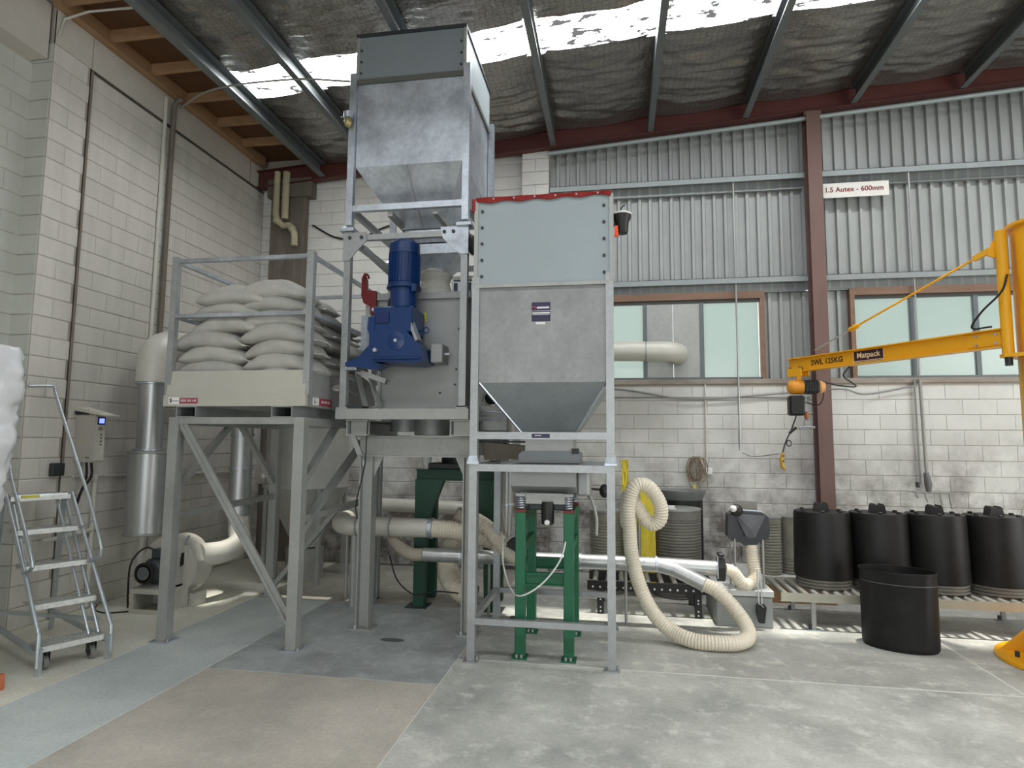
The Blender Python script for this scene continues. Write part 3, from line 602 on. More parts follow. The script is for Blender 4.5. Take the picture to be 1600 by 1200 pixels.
B().prism([(-2.34, 1.645), (-2.25, 1.645), (-2.34, 1.45)], .02, 'y', 5.82).obj('gusset', galv_dull, tw, smooth=False)
B().prism([(-1.43, 1.645), (-1.52, 1.645), (-1.43, 1.45)], .02, 'y', 5.82).obj('gusset', galv_dull, tw, smooth=False)
# ------------------------------------------------ mixer
mx = thing('ribbon_mixer', 'grey steel mixer box with red lifting lugs under the tall rear hopper', 'mixer', (-1.9, 6.3, 2.1))
B().prism([(-2.4, 3.2), (-1.42, 3.2), (-1.42, 2.115), (-2.28, 2.115), (-2.28, 2.62), (-2.4, 2.74)], .95, 'y', 5.8).obj('mixer_shell', mixer_grey, mx, smooth=False)
B().box(-2.44, -1.33, 5.76, 6.79, 3.2, 3.27, .004).obj('top_flange', mixer_grey, mx, smooth=False)
b = B().prism([(-2.46, 3.2), (-2.4, 3.2), (-2.4, 2.74), (-2.28, 2.62), (-2.28, 2.18), (-2.33, 2.12), (-2.44, 2.115), (-2.44, 2.13), (-2.34, 2.14), (-2.305, 2.19), (-2.305, 2.6), (-2.46, 2.73)], .03, 'y', 5.768)
b.obj('end_flange', galv_dull, mx, smooth=False)
bb = B()
for p in ((-1.52, 2.5), (-1.53, 2.35), (-1.68, 2.27), (-1.5, 2.9)): bolt(bb, (p[0], 5.8, p[1]), .012, .006)
bb.obj('shell_studs', dark, mx)['kind'] = 'stuff'
lug = [(-2.4, 3.06), (-2.34, 3.06), (-2.34, 3.29), (-2.435, 3.3), (-2.44, 3.4), (-2.452, 3.44), (-2.46, 3.4), (-2.46, 3.36), (-2.472, 3.36), (-2.472, 3.41), (-2.458, 3.455), (-2.44, 3.455), (-2.432, 3.42), (-2.424, 3.44), (-2.435, 3.47), (-2.47, 3.48), (-2.497, 3.43), (-2.497, 3.25), (-2.47, 3.17), (-2.4, 3.14)]
B().prism(lug, .035, 'y', 5.73).obj('lifting_lug', redd, mx, smooth=False)
bb = B(); bolt(bb, (-2.36, 5.73, 3.1), .02, .015); bb.obj('lug_bolt', galv_bright, mx)
B().box(-2.5, -2.44, 5.76, 5.8, 2.7, 3.05).obj('side_bracket', galv_bright, mx, smooth=False)
for xa, xb in ((-2.5, -2.36), (-2.38, -2.22)):   # splayed feet on the cross beam
    B().bar((xa, 5.72, 2.45), (xb-.02, 5.66, 2.11), .05, .02).obj('shell_foot', galv_dull, mx, smooth=False)
B().bar((-2.5, 5.7, 2.48), (-2.22, 5.76, 2.38), .1, .05).obj('foot_tie', galv_dull, mx, smooth=False)
for xx in (-2.52, -1.44): B().box(xx, xx+.16, 5.51, 5.68, 2.1, 2.13, .004).obj('rubber_mount', dark, mx, smooth=False)
B().cyl((-2.2, 6.3, 1.9), (-2.2, 6.3, 2.12), .16, 20).obj('discharge_spout', galv_dull, mx)
B().cyl((-1.9, 6.3, 1.86), (-1.9, 6.3, 2.12), .19, 20).obj('discharge_spout', galv_dull, mx)
B().box(-1.9, -1.835, 5.797, 5.8, 2.98, 3.07).obj('yellow_label', yel_lab, mx, smooth=False)
B().prism([(-1.89, 2.99), (-1.845, 2.99), (-1.867, 3.04)], .002, 'y', 5.7945).obj('label_triangle', black, mx, smooth=False)
# right side drive bits
B().lathe((-1.25, 6.2, 2.3), [(.001, -.05), (.1, -.05), (.12, -.02), (.12, .04), (.08, .08), (.001, .08)], 20, ax='x').obj('drive_sprocket', dark, mx)
B().box(-1.33, -1.04, 6.0, 6.3, 1.9, 2.16, .01).obj('bearing_housing', galv_dull, mx, smooth=False)
for z in (2.02, 2.06, 2.1): B().cyl((-1.33, 5.98, z), (-1.1, 5.98, z-.01), .008, 6).obj('grease_line', galv_bright, mx)
B().tube(bez([(-1.3, 6.0, 2.2), (-1.25, 5.96, 2.28), (-1.16, 5.97, 2.25), (-1.12, 6.0, 2.14), (-1.2, 6.0, 2.1)]), .01, 8).obj('drive_chain', galv_bright, mx)
B().lathe((-1.0, 6.05, 2.1), [(.045, -.02), (.06, 0), (.045, .02)], 16, ax='y', cap=False).obj('chain_ring', black, mx)
B().prism([(-1.3, 1.8), (-.86, 1.76), (-.88, 1.63), (-1.26, 1.62)], .34, 'y', 5.95).obj('outlet_trough', mat('brown_grey_trough', (122, 116, 104), .6, .2, var=.15), mx, smooth=False)
B().box(-1.31, -.84, 5.93, 6.31, 1.79, 1.81).obj('trough_lid', dark, mx, smooth=False)
bl = thing('dark_blower', 'small black blower under the end of the slanting cream hose', 'fan', (-.95, 6.25, .5))
B().lathe((-.95, 6.16, .72), [(.001, 0), (.13, 0), (.14, .02), (.14, .12), (.001, .14)], 22, ax='y').obj('blower_casing', black, bl)
B().bar((-1.02, 6.22, .86), (-.86, 6.2, .99), .05, .05).obj('blower_bracket', galv_dull, bl, smooth=False)
B().box(-1.04, -.86, 6.17, 6.3, .0, .06).box(-.97, -.93, 6.2, 6.26, .06, .62).obj('blower_foot', dark, bl, smooth=False)
# ------------------------------------------------ blue gearmotor
gm = thing('gear_motor', 'bright blue gear motor bolted to the front of the grey mixer', 'motor', (-2.0, 5.6, 2.55))
pr = [(.001, .47), (.1, .47), (.145, .43), (.15, .33), (.14, .33), (.14, .05), (.155, .04), (.155, .0), (.001, 0)]
B().lathe((-1.985, 5.55, 3.25), pr[::-1], 28).obj('motor_body', blue, gm)
bb = B()
for k in range(26):
    a = 2*PI*k/26; ca, sa = math.cos(a), math.sin(a)
    bb.bar((-1.985+.138*ca, 5.55+.138*sa, 3.3), (-1.985+.138*ca, 5.55+.138*sa, 3.57), .006, .03, (ca, sa, 0))
bb.obj('cooling_fins', blue, gm, smooth=False)
B().lathe((-1.985, 5.55, 3.04), [(.13, 0), (.13, .2), (.165, .205), (.165, .225), (.13, .23)], 28).obj('motor_neck', blue, gm)
B().box(-1.87, -1.83, 5.43, 5.47, 3.2, 3.27).obj('terminal_lug', blue, gm, smooth=False)
B().box(-2.22, -1.84, 5.38, 5.76, 2.8, 3.05, .012).obj('upper_gear_case', blue, gm, smooth=False)
B().prism([(-2.26, 2.95), (-2.2, 2.95), (-2.2, 2.82), (-1.9, 2.82), (-1.74, 2.66), (-1.72, 2.53), (-1.8, 2.51), (-2.2, 2.53), (-2.25, 2.6), (-2.25, 2.78), (-2.27, 2.84)], .34, 'y', 5.37).obj('lower_gear_case', blue, gm, smooth=False)
B().box(-2.19, -2.06, 5.362, 5.37, 2.89, 2.99).obj('case_recess', mat('deep_blue', (12, 36, 92), .4, var=.05), gm, smooth=False)
B().box(-2.2, -1.74, 5.34, 5.42, 2.545, 2.57, .006).obj('case_rib', blue, gm, smooth=False)
B().lathe((-1.985, 5.355, 2.72), [(.001, 0), (.03, 0), (.085, .012), (.095, .03)], 20, ax='y').obj('shaft_cover', blue, gm)
bb = B(); bolt(bb, (-1.985, 5.357, 2.72), .017, .014); bolt(bb, (-2.17, 5.365, 2.63), .02, .05); bb.obj('case_bolt', galv_bright, gm)
B().prism([(-2.26, 2.7), (-2.2, 2.53), (-2.12, 2.5), (-2.2, 2.46), (-2.4, 2.49), (-2.5, 2.5), (-2.5, 2.53), (-2.38, 2.58)], .14, 'y', 5.42).obj('torque_arm', blue, gm, smooth=False)
B().box(-2.52, -2.4, 5.44, 5.58, 2.46, 2.495, .004).obj('arm_bush', galv_bright, gm, smooth=False)
B().lathe((-1.74, 5.5, 2.835), [(.022, -.006), (.034, 0), (.022, .006)], 14, ax='y', cap=False).cyl((-1.84, 5.5, 2.83), (-1.77, 5.5, 2.835), .009, 8).obj('eye_bolt', blue, gm)
B().bar((-1.86, 5.42, 2.9), (-1.78, 5.4, 2.72), .07, .03).obj('name_plate', galv_bright, gm, smooth=False)
B().box(-1.72, -1.6, 5.58, 5.8, 2.54, 2.72, .008).obj('shaft_guard', mixer_grey, gm, smooth=False)
bb = B(); bb.cyl((-1.6, 5.66, 2.63), (-1.55, 5.66, 2.63), .014, 8).obj('guard_bolt', galv_bright, gm)
B().tube(bez([(-2.0, 5.68, 3.26), (-2.12, 5.7, 3.26), (-2.19, 5.7, 3.16), (-2.17, 5.7, 3.06), (-2.1, 5.7, 3.03)]), .013, 8).obj('motor_cable', black, gm)
# ------------------------------------------------ upper hopper with frame
uh = thing('tall_hopper', 'tall galvanised hopper with dark grey top panel reaching the roof', 'hopper', (-1.97, 6.1, 2.1))
for xx in (-2.59, -1.42):
    for y, yy in ((5.51, 1), (6.69, -1)):
        B().box(xx, xx+.065, y, y+.065, 2.1+.015, 3.83).obj('post', galv, uh, smooth=False)
        B().box(xx, xx+.065, y, y+.065, 3.86, 5.47).obj('post', galv_bright, uh, smooth=False)
        B().box(xx-.04, xx+.105, y-.04, y+.105, 3.83, 3.86).loft((xx-.03, xx+.095, y-.03, y+.095), 3.86, (xx, xx+.065, y, y+.065), 3.9).obj('splice_plate', galv_bright, uh, smooth=False)
        B().box(xx-.02, xx+.085, y-.01, y+.085, 2.101, 2.115).obj('foot_plate', galv_dull, uh, smooth=False)
for y in (5.52, 6.7):
    B().box(-2.525, -1.42, y, y+.05, 3.745, 3.8).obj('ring_rail', galv, uh, smooth=False)
    B().box(-2.525, -1.42, y, y+.05, 4.04, 4.1).obj('upper_rail', galv_bright, uh, smooth=False)
for xx in (-2.58, -1.41):
    B().box(xx, xx+.05, 5.575, 6.69, 3.745, 3.8).obj('ring_rail', galv, uh, smooth=False)
    B().box(xx, xx+.05, 5.575, 6.69, 4.04, 4.1).obj('upper_rail', galv, uh, smooth=False)
for xx in (-2.18, -1.72): B().box(xx, xx+.05, 5.57, 6.7, 3.99, 4.04).obj('slide_rail', galv_dull, uh, smooth=False)
B().prism([(-2.6, 3.82), (-2.37, 3.82), (-2.36, 3.73), (-2.46, 3.63), (-2.53, 3.54), (-2.6, 3.54)], .012, 'y', 5.498).obj('gusset_plate', galv, uh, smooth=False)
B().prism([(-1.345, 3.83), (-1.62, 3.83), (-1.6, 3.73), (-1.5, 3.62), (-1.42, 3.56), (-1.345, 3.56)], .012, 'y', 5.498).obj('gusset_plate', galv_bright, uh, smooth=False)
bb = B()
for p in ((-2.53, 3.765), (-2.41, 3.765), (-1.58, 3.78), (-1.49, 3.78)): bolt(bb, (p[0], 5.498, p[1]), .018, .012)
bb.obj('gusset_bolts', dark, uh)['kind'] = 'stuff'
B().lathe((-1.335, 5.62, 3.68), [(.001, -.02), (.09, -.02), (.1, 0), (.09, .02), (.001, .02)], 16, ax='x').obj('side_disc', dark, uh)
B().bar((-2.42, 5.56, 3.68), (-2.2, 6.1, 3.45), .05, .05).obj('knee_brace', galv_dull, uh, smooth=False)
B().bar((-2.2, 6.1, 3.45), (-2.2, 6.12, 3.28), .05, .05).obj('knee_brace', galv_dull, uh, smooth=False)
U = (-2.52, -1.425, 5.55, 6.72)
B().loft(U, 4.5, U, 5.37).obj('bin_body', galv_bright, uh, smooth=False)
B().loft(U, 4.5, (-2.16, -1.72, 5.93, 6.37), 3.98, cap=False).obj('bin_cone', galv_bright, uh, smooth=False)
B().bar((-1.99, 5.55, 4.49), (-1.93, 5.93, 3.985), .012, .02).obj('cone_seam', galv, uh, smooth=False)
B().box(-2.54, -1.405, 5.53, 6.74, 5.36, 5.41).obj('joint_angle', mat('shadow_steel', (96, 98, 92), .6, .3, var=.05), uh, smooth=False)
for q in ((-2.525, -1.42, 5.545, 5.555), (-2.525, -1.42, 6.72, 6.73), (-2.53, -2.52, 5.555, 6.72), (-1.425, -1.415, 5.555, 6.72)): B().box(*q, 5.41, 5.86).obj('upper_panel', sheet_dark if q[3] < 5.6 else sheet_grey, uh, smooth=False)
B().box(-2.545, -1.4, 5.53, 6.745, 5.86, 5.895).obj('top_rim', dark, uh, smooth=False)
for xx in (-2.54, -1.43): B().box(xx, xx+.03, 5.535, 5.55, 5.41, 5.86).obj('corner_angle', galv_dull, uh, smooth=False)
bb = B()
for z in (5.48, 5.6, 5.72):
    for xx in (-2.49, -1.455): bolt(bb, (xx, 5.545, z), .012, .012)
bb.obj('panel_bolts', dark, uh)['kind'] = 'stuff'
B().box(-2.14, -1.7, 5.95, 6.35, 3.84, 3.98).obj('outlet_box', galv_bright, uh, smooth=False)
B().box(-2.04, -1.56, 5.93, 6.37, 3.71, 3.82, .005).loft((-2.04, -1.56, 5.93, 6.37), 3.71, (-1.98, -1.72, 6.04, 6.3), 3.57).obj('slide_gate', galv_bright, uh, smooth=False)
B().lathe((-1.86, 6.17, 3.27), [(.2, 0), (.2, .1), (.17, .12), (.15, .2), (.17, .24), (.19, .27), (.15, .31), (.14, .34)], 24).obj('flexible_sleeve', mat('off_white_sleeve', (212, 210, 200), .6, var=.05), uh)
B().box(-1.62, -1.4, 5.95, 6.3, 3.27, 3.42, .01).obj('inlet_box', galv_bright, uh, smooth=False)
bb = B()
for k in range(3): bb.box(-1.6+k*.07, -1.56+k*.07, 5.944, 5.95, 3.29, 3.4)
bb.obj('inlet_slots', dark, uh, smooth=False)
B().box(-1.62, -1.34, 5.98, 6.04, 3.44, 3.48).obj('inlet_rail', galv_dull, uh, smooth=False)
vl = thing('ball_valve', 'brass air valve fixed near the top of the left front post', 'valve', (-2.6, 5.47, 4.9))
B().sph((-2.575, 5.46, 4.93), .04, 14, (1, 1, 1.3)).obj('valve_bowl', mat('brass', (170, 160, 110), .35, .6, var=.1), vl)
B().cyl((-2.575, 5.46, 4.97), (-2.575, 5.46, 5.03), .045, 14).obj('valve_cap', galv_bright, vl)
B().cyl((-2.65, 5.46, 4.99), (-2.55, 5.46, 4.99), .01, 8).obj('valve_stem', steel_rod, vl)
# ------------------------------------------------ bag stand
bs = thing('bag_stand', 'tall braced galvanised stand carrying the tray of sacks', 'stand', (-3.4, 5.9, 0))
BX = ((-4.04, -3.945), (-2.8, -2.705)); BY = ((5.07, 5.165), (6.8, 6.895))
for ax_ in BX:
    for ay in BY:
        B().box(*ax_, *ay, .012, 2.0).obj('leg', galv_dull, bs, smooth=False)
        cx_, cy_ = sum(ax_)/2, sum(ay)/2
        f = B().box(cx_-.09, cx_+.09, cy_-.08, cy_+.08, 0, .012).obj('foot_plate', galv_bright, bs, smooth=False)
        bb = B(); bolt(bb, (cx_+.07, cy_-.05, .012), .012, .02, 'z', 1); bb.obj('anchor_bolt', galv_dull, f)
for y in (5.09, 6.82): B().box(-3.945, -2.8, y, y+.06, 1.94, 2.0).obj('top_rail', galv_dull, bs, smooth=False)
for xx in (-4.02, -2.78):
    B().box(xx, xx+.06, 5.165, 6.8, 1.93, 2.0).obj('top_rail', galv_dull, bs, smooth=False)
    B().bar((xx+.03, 5.165, 1.1), (xx+.03, 6.8, 1.14), .05, .06).obj('mid_rail', galv_dull, bs, smooth=False)
B().bar((-3.92, 5.12, 1.93), (-2.8, 5.12, .22), .02, .085, (0, 1, 0)).obj('long_brace', galv_dull, bs, smooth=False)
B().bar((-3.93, 5.11, 1.95), (-2.8, 5.11, .25), .085, .02, (0, 1, 0)).obj('long_brace', galv_dull, bs, smooth=False)
B().bar((-2.75, 5.17, 1.42), (-2.75, 5.84, 1.97), .055, .055).obj('side_brace', galv_dull, bs, smooth=False)
B().bar((-2.75, 5.17, 1.0), (-2.75, 6.78, 1.97), .065, .055).obj('side_brace', galv_dull, bs, smooth=False)
B().bar((-3.99, 5.17, 1.35), (-3.99, 5.95, 1.97), .055, .055).obj('side_brace', galv_dull, bs, smooth=False)
B().bar((-3.99, 6.79, 1.3), (-3.99, 6.1, 1.97), .055, .055).obj('side_brace', galv_dull, bs, smooth=False)
B().bar((-3.98, 6.86, .08), (-3.2, 6.86, 1.0), .05, .05).obj('rear_brace', galv_dull, bs, smooth=False)
# ------------------------------------------------ tray with rails
ty = thing('sack_tray', 'forkliftable steel tray with guard rails holding the stack of sacks', 'tray', (-3.4, 5.9, 2.0))
TX0, TX1, TY0, TY1 = -4.1, -2.72, 5.1, 6.72
for xx in (-3.98, -3.03):   # fork pockets
    b = B(); b.box(xx, xx+.2, 5.08, 6.7, 2.0, 2.008).box(xx, xx+.2, 5.08, 6.7, 2.092, 2.1).box(xx, xx+.008, 5.08, 6.7, 2.008, 2.092).box(xx+.192, xx+.2, 5.08, 6.7, 2.008, 2.092)
    b.obj('fork_pocket', galv, ty, smooth=False)
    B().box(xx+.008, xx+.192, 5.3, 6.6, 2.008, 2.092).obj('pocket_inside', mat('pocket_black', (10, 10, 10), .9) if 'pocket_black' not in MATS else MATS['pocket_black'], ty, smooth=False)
B().box(TX0+.02, TX1-.02, TY0+.02, TY1-.02, 2.1, 2.17).obj('deck', galv_dull, ty, smooth=False)
fas = mat('beige_tray_fascia', (190, 188, 178), .55, .25, var=.05, scale=3)
B().prism([(TY0-.02, 2.17), (TY0+.0, 2.1), (TY0+.03, 2.1), (TY0+.04, 2.43), (TY0+.02, 2.43)], TX1-TX0, 'x', TX0).obj('front_fascia', fas, ty, smooth=False)
B().box(TX0-.015, TX1+.015, TY0-.025, TY0+.02, 2.1, 2.2).obj('front_lip', fas, ty, smooth=False)
B().box(TX1-.02, TX1, TY0+.04, TY1, 2.1, 2.43).obj('side_fascia', galv_dull, ty, smooth=False)
B().box(TX0, TX0+.02, TY0+.04, TY1, 2.1, 2.43).obj('side_fascia', galv_dull, ty, smooth=False)
B().box(TX0, TX1, TY1-.02, TY1, 2.1, 2.43).obj('rear_fascia', galv_dull, ty, smooth=False)
for xx in (TX0-.03, TX1-.03):
    for y in (TY0, TY1-.06): B().box(xx, xx+.06, y, y+.06, 2.43 if y > 6 else 2.2, 3.52).obj('rail_post', galv, ty, smooth=False)
for z in (2.935, 3.465):
    for y in (TY0+.01, TY1-.05): B().box(TX0+.03, TX1-.03, y, y+.04, z, z+.035).obj('guard_rail', galv_bright, ty, smooth=False)
    for xx in (TX0-.02, TX1-.02): B().box(xx, xx+.04, TY0+.06, TY1-.06, z, z+.035).obj('guard_rail', galv_bright, ty, smooth=False)
B().box(-3.945, -3.76, TY0-.029, TY0-.026, 2.125, 2.175, .001).obj('crimson_label', label_red, ty, smooth=False)
text('0800 000 448', .034, pale_ink, ty, (-3.853, TY0-.029, 2.15), sx=.85)
B().box(-4.06, -3.95, TY0-.028, TY0-.026, 2.118, 2.182, .001).obj('white_label', white_p, ty, smooth=False)
text('S', .05, ink_blk, ty, (-4.035, TY0-.028, 2.15), bold=.002)
B().box(-4.02, -3.955, TY0-.0295, TY0-.028, 2.147, 2.152).obj('label_line', ink_blk, ty, smooth=False)
B().box(TX1, TX1+.003, 5.24, 5.36, 2.12, 2.19, .001).obj('white_label', white_p, ty, smooth=False)
B().box(TX1, TX1+.003, 5.365, 5.62, 2.12, 2.19, .001).obj('crimson_label', label_red, ty, smooth=False)
text('L', .05, ink_blk, ty, (TX1+.003, 5.28, 2.155), (0, 1, 0), bold=.002)
text('0800 000 448', .032, pale_ink, ty, (TX1+.003, 5.49, 2.155), (0, 1, 0))
# ------------------------------------------------ sacks
def sack(loc, L, Wd, H, yaw, seed, sag=.05, tilt=0., label='', ear=1):
    t = thing('sack', label, 'sack', loc, 'woven sacks stacked on the tray'); t.rotation_euler = (0, tilt, yaw)
    nu, nv = 22, 18; vs = []; r_ = random.Random(seed); sx = r_.uniform(-9, 9)
    for i in range(nu+1):
        u = i/nu*2-1; e = max(0., 1-abs(u)**2.5); pw = .80+.20*e**.5; ph = max(.09, e**.5)
        for k in range(nv):
            a = 2*PI*k/nv; cx_, sz_ = math.cos(a), math.sin(a)
            cx_ = math.copysign(abs(cx_)**.62, cx_); sz_ = math.copysign(abs(sz_)**.9, sz_)
            n1 = noise.noise((u*2.2+sx, cx_*1.5, sz_*1.5+seed))*.16 + noise.noise((u*7+sx, cx_*3, seed*2.))*.05
            x_ = u*L/2*(1+.02*noise.noise((k*.7, seed, 3.))); y_ = cx_*Wd/2*pw*(1+n1*.3)
            z_ = sz_*H/2*ph*(1+n1) - sag*(u*u) - .25*sag*cx_*cx_ + .02*noise.noise((u*1.5+sx, 5., seed))
            vs.append((x_, y_, z_+H/2))
    fs = [(i*nv+k, i*nv+(k+1) % nv, (i+1)*nv+(k+1) % nv, (i+1)*nv+k) for i in range(nu) for k in range(nv)]+[tuple(range(nv-1, -1, -1)), tuple(nu*nv+k for k in range(nv))]
    me = B().add(vs, fs).mesh('sack_body', sack_m, ang=70); o = bpy.data.objects.new('sack_body', me); COL.objects.link(o); o.parent = t
    z0 = H/2-sag
    for s_ in (-1, 1):
        if ear == 0 or (ear == 1 and s_ > 0 and r_.random() < .4): continue
        b = B(); n = 8; q = []
        for k in range(n+1):
            w = (k/n-.5)*Wd*.76; dz = .012*noise.noise((k*.6, seed*3., s_))
            for dx, th in ((.455, .008), (.54, .005)):
                q += [(s_*L*dx, w*(1 if dx < .5 else .93), z0+dz+th-.25*sag*(w*2/Wd)**2-(0 if dx < .5 else .012)), (s_*L*dx, w*(1 if dx < .5 else .93), z0+dz-th-.25*sag*(w*2/Wd)**2-(0 if dx < .5 else .012))]
        f = []
        for k in range(n):
            a = 4*k; f += [(a, a+2, a+6, a+4), (a+1, a+5, a+7, a+3), (a+2, a+3, a+7, a+6), (a, a+4, a+5, a+1)]
        f += [(0, 1, 3, 2), (4*n, 4*n+2, 4*n+3, 4*n+1)]
        me = b.add(q, f).mesh('sewn_end', seam_m, ang=60); o = bpy.data.objects.new('sewn_end', me); COL.objects.link(o); o.parent = t
    return t
ORD = ['bottom', 'second', 'third', 'fourth', 'fifth', 'sixth', 'seventh', 'top']
H0 = 2.2; LAY = [.135, .14, .13, .14, .135, .14]
z = H0 + .05
for i in range(7):
    h = .188; dz = .137
    jl, jr = rnd.uniform(-.04, .04), rnd.uniform(-.04, .04); top = i == 6
    lab = ORD[i]+' layer' if i not in (0, 6) else ('lowest layer' if i == 0 else 'topmost layer')
    w1 = .70+.05*(i % 2)
    sack((-3.76+jl*.8+(.03*i if i > 3 else 0), 5.37+rnd.uniform(-.02, .03), z), w1, .46, h+.01, rnd.uniform(-.05, .05), 11+i, .07, rnd.uniform(-.03, .03), 'pale woven sack at the front left of the stack, %s' % lab)
    if i < 6 or True:
        sack((-3.06+jr*.6-(.02*i if i > 3 else 0), 5.37+rnd.uniform(-.02, .03), z+.05), w1-.02, .46, h+.012, rnd.uniform(-.06, .06), 31+i, .075, rnd.uniform(-.04, .04), ('pale woven sack at the front right of the stack, %s' % lab)+(', rust stained' if i == 5 else ''))
    for j, (yy, nm) in enumerate(((5.84, 'middle of the right side'), (6.3, 'rear of the right side'))):
        if i == 6 and j == 1: continue
        sack((-3.04+rnd.uniform(-.05, .05)-(.02*i if i > 3 else 0), yy, z+rnd.uniform(0, .03)), .66, .46, h, rnd.uniform(-.08, .08), 51+i+10*j, .05, rnd.uniform(0, .06), 'pale woven sack at the %s of the stack, %s' % (nm, lab))
    if i < 6:
        sack((-3.74, 5.86, z), .68, .46, h, rnd.uniform(-.05, .05), 81+i, .04, 0, 'pale woven sack behind the front left column, %s' % lab, ear=0)
    z += dz
# ------------------------------------------------ left wall ducts
dl = thing('wall_duct', 'large zinc duct with a fat silencer section standing against the left wall', 'duct', (-5.22, 6.26, .55))
B().lathe((-5.22, 6.26, 0), [(.001, .74), (.2, .74), (.2, 1.66), (.001, 1.66)], 28).obj('silencer', duct, dl)
for z in (.75, 1.65): B().lathe((-5.22, 6.26, z), [(.2, -.015), (.208, -.01), (.208, .01), (.2, .015)], 28).obj('silencer_rim', galv_dull, dl)
B().lathe((-5.22, 6.26, 0), [(.135, 1.66), (.135, 2.44)], 24).obj('riser', duct, dl)
for z in (1.68, 2.43): B().lathe((-5.22, 6.26, z), [(.135, -.012), (.165, -.01), (.165, .01), (.135, .012)], 24).obj('flange', galv_bright, dl)
B().tube([(-5.22+.02*math.sin(a*PI/16), 6.26+.28*(1-math.cos(a*PI/16)), 2.44+.26+.2*math.sin(a*PI/16)) if a else (-5.22, 6.26, 2.44) for a in range(0, 9)]+[(-5.1, 6.8, 2.92), (-5.0, 7.15, 2.93)], .18, 24).obj('top_bend', duct_white, dl)
B().lathe((-5.22, 6.26, 0), [(.05, .06), (.05, .74)], 14).obj('drain_leg', duct_white, dl)
B().lathe((-5.22, 6.26, 0), [(.001, 0), (.08, 0), (.08, .06), (.001, .06)], 14).obj('drain_foot', duct_white, dl)
fan = thing('blower_fan', 'centrifugal blower with dark motor and pale scroll casing on the floor by the left wall', 'fan', (-4.7, 6.1, 0))
b = B(); fr = (-4.98, -4.6, 5.83, 6.3)
b.box(fr[0], fr[1], fr[2], fr[2]+.03, .0, .045).box(fr[0], fr[1], fr[2], fr[2]+.03, .2, .25).box(fr[0], fr[0]+.04, fr[2], fr[2]+.03, .045, .2).box(fr[1]-.04, fr[1], fr[2], fr[2]+.03, .045, .2)
b.box(fr[0], fr[0]+.02, fr[2]+.03, fr[3], 0, .25).box(fr[1]-.02, fr[1], fr[2]+.03, fr[3], 0, .25).box(fr[0], fr[1], fr[2]+.03, fr[3], .235, .25).box(fr[0], fr[1], fr[3], fr[3]+.01, 0, .25)
b.obj('fan_base', mat('pale_fan_paint', (184, 182, 172), .5, .1, var=.05), fan, smooth=False)
B().lathe((-4.86, 5.86, .4), [(.001, .0), (.085, 0), (.1, .02), (.1, .1), (.135, .14), (.14, .36), (.001, .36)], 24, ax='y').obj('fan_motor', graph, fan)
B().lathe((-4.86, 5.855, .4), [(.001, 0), (.07, 0), (.07, .006), (.001, .006)], 20, ax='y').obj('motor_cap', mat('motor_cap_grey', (92, 98, 100), .5), fan)
B().lathe((-4.86, 5.88, .4), [(.1, -.02), (.11, -.018), (.11, .02), (.1, .022)], 20, ax='y').obj('motor_cap_ring', black, fan)
B().box(-4.88, -4.76, 5.98, 6.1, .53, .63, .01).obj('terminal_box', graph, fan, smooth=False)
B().tube(bez([(-4.86, 5.98, .63), (-4.92, 5.95, .65), (-4.99, 5.9, .58), (-5.02, 5.86, .46), (-5.06, 5.9, .2), (-5.1, 5.96, .02)]), .01, 8).obj('motor_lead', black, fan)
cas = mat('scroll_casing_paint', (188, 187, 178), .42, .15, var=.05)
prof = []
for k in range(40):
    a = 2*PI*k/40; rr = .31+.03*(k/40); prof.append((-4.8+rr*math.cos(a+.3), .43+rr*math.sin(a+.3)))
B().prism(prof, .27, 'y', 6.16).obj('scroll_casing', cas, fan, ang=25)
B().box(-4.98, -4.55, 6.154, 6.16, .02, .3).obj('casing_plate', cas, fan, smooth=False)
B().box(-4.6, -4.57, 6.13, 6.16, .0, .66).obj('casing_rib', cas, fan, smooth=False)
B().prism([(-4.66, .42), (-4.6, .46), (-4.6, .58), (-4.65, .57), (-4.66, .5)], .004, 'y', 6.15).obj('inlet_slot', black, fan, smooth=False)
B().bar((-4.62, 6.14, .66), (-4.56, 6.14, .76), .012, .02).obj('casing_clip', galv_bright, fan, smooth=False)
B().box(-4.62, -4.5, 6.18, 6.4, 0, .14).obj('casing_foot', cas, fan, smooth=False)
B().tube(bez([(-4.56, 6.33, .52), (-4.44, 6.58, .52), (-4.42, 6.84, .58), (-4.52, 6.98, .72), (-4.55, 7.02, .86)], 8), .125, 24).obj('outlet_bend', duct_white, fan)
vd = thing('fan_riser', 'vertical zinc duct rising from the blower bend behind the bag stand', 'duct', (-4.56, 7.02, .86))
B().lathe((-4.56, 7.02, 0), [(.001, .87), (.128, .87), (.128, 2.9), (.001, 2.9)], 24).obj('duct_tube', duct, vd)
for z in (.89, 1.0, 1.45, 1.86): B().lathe((-4.56, 7.02, z), [(.128, -.012), (.142, -.01), (.142, .01), (.128, .012)], 24).obj('clamp_ring', galv_bright, vd)
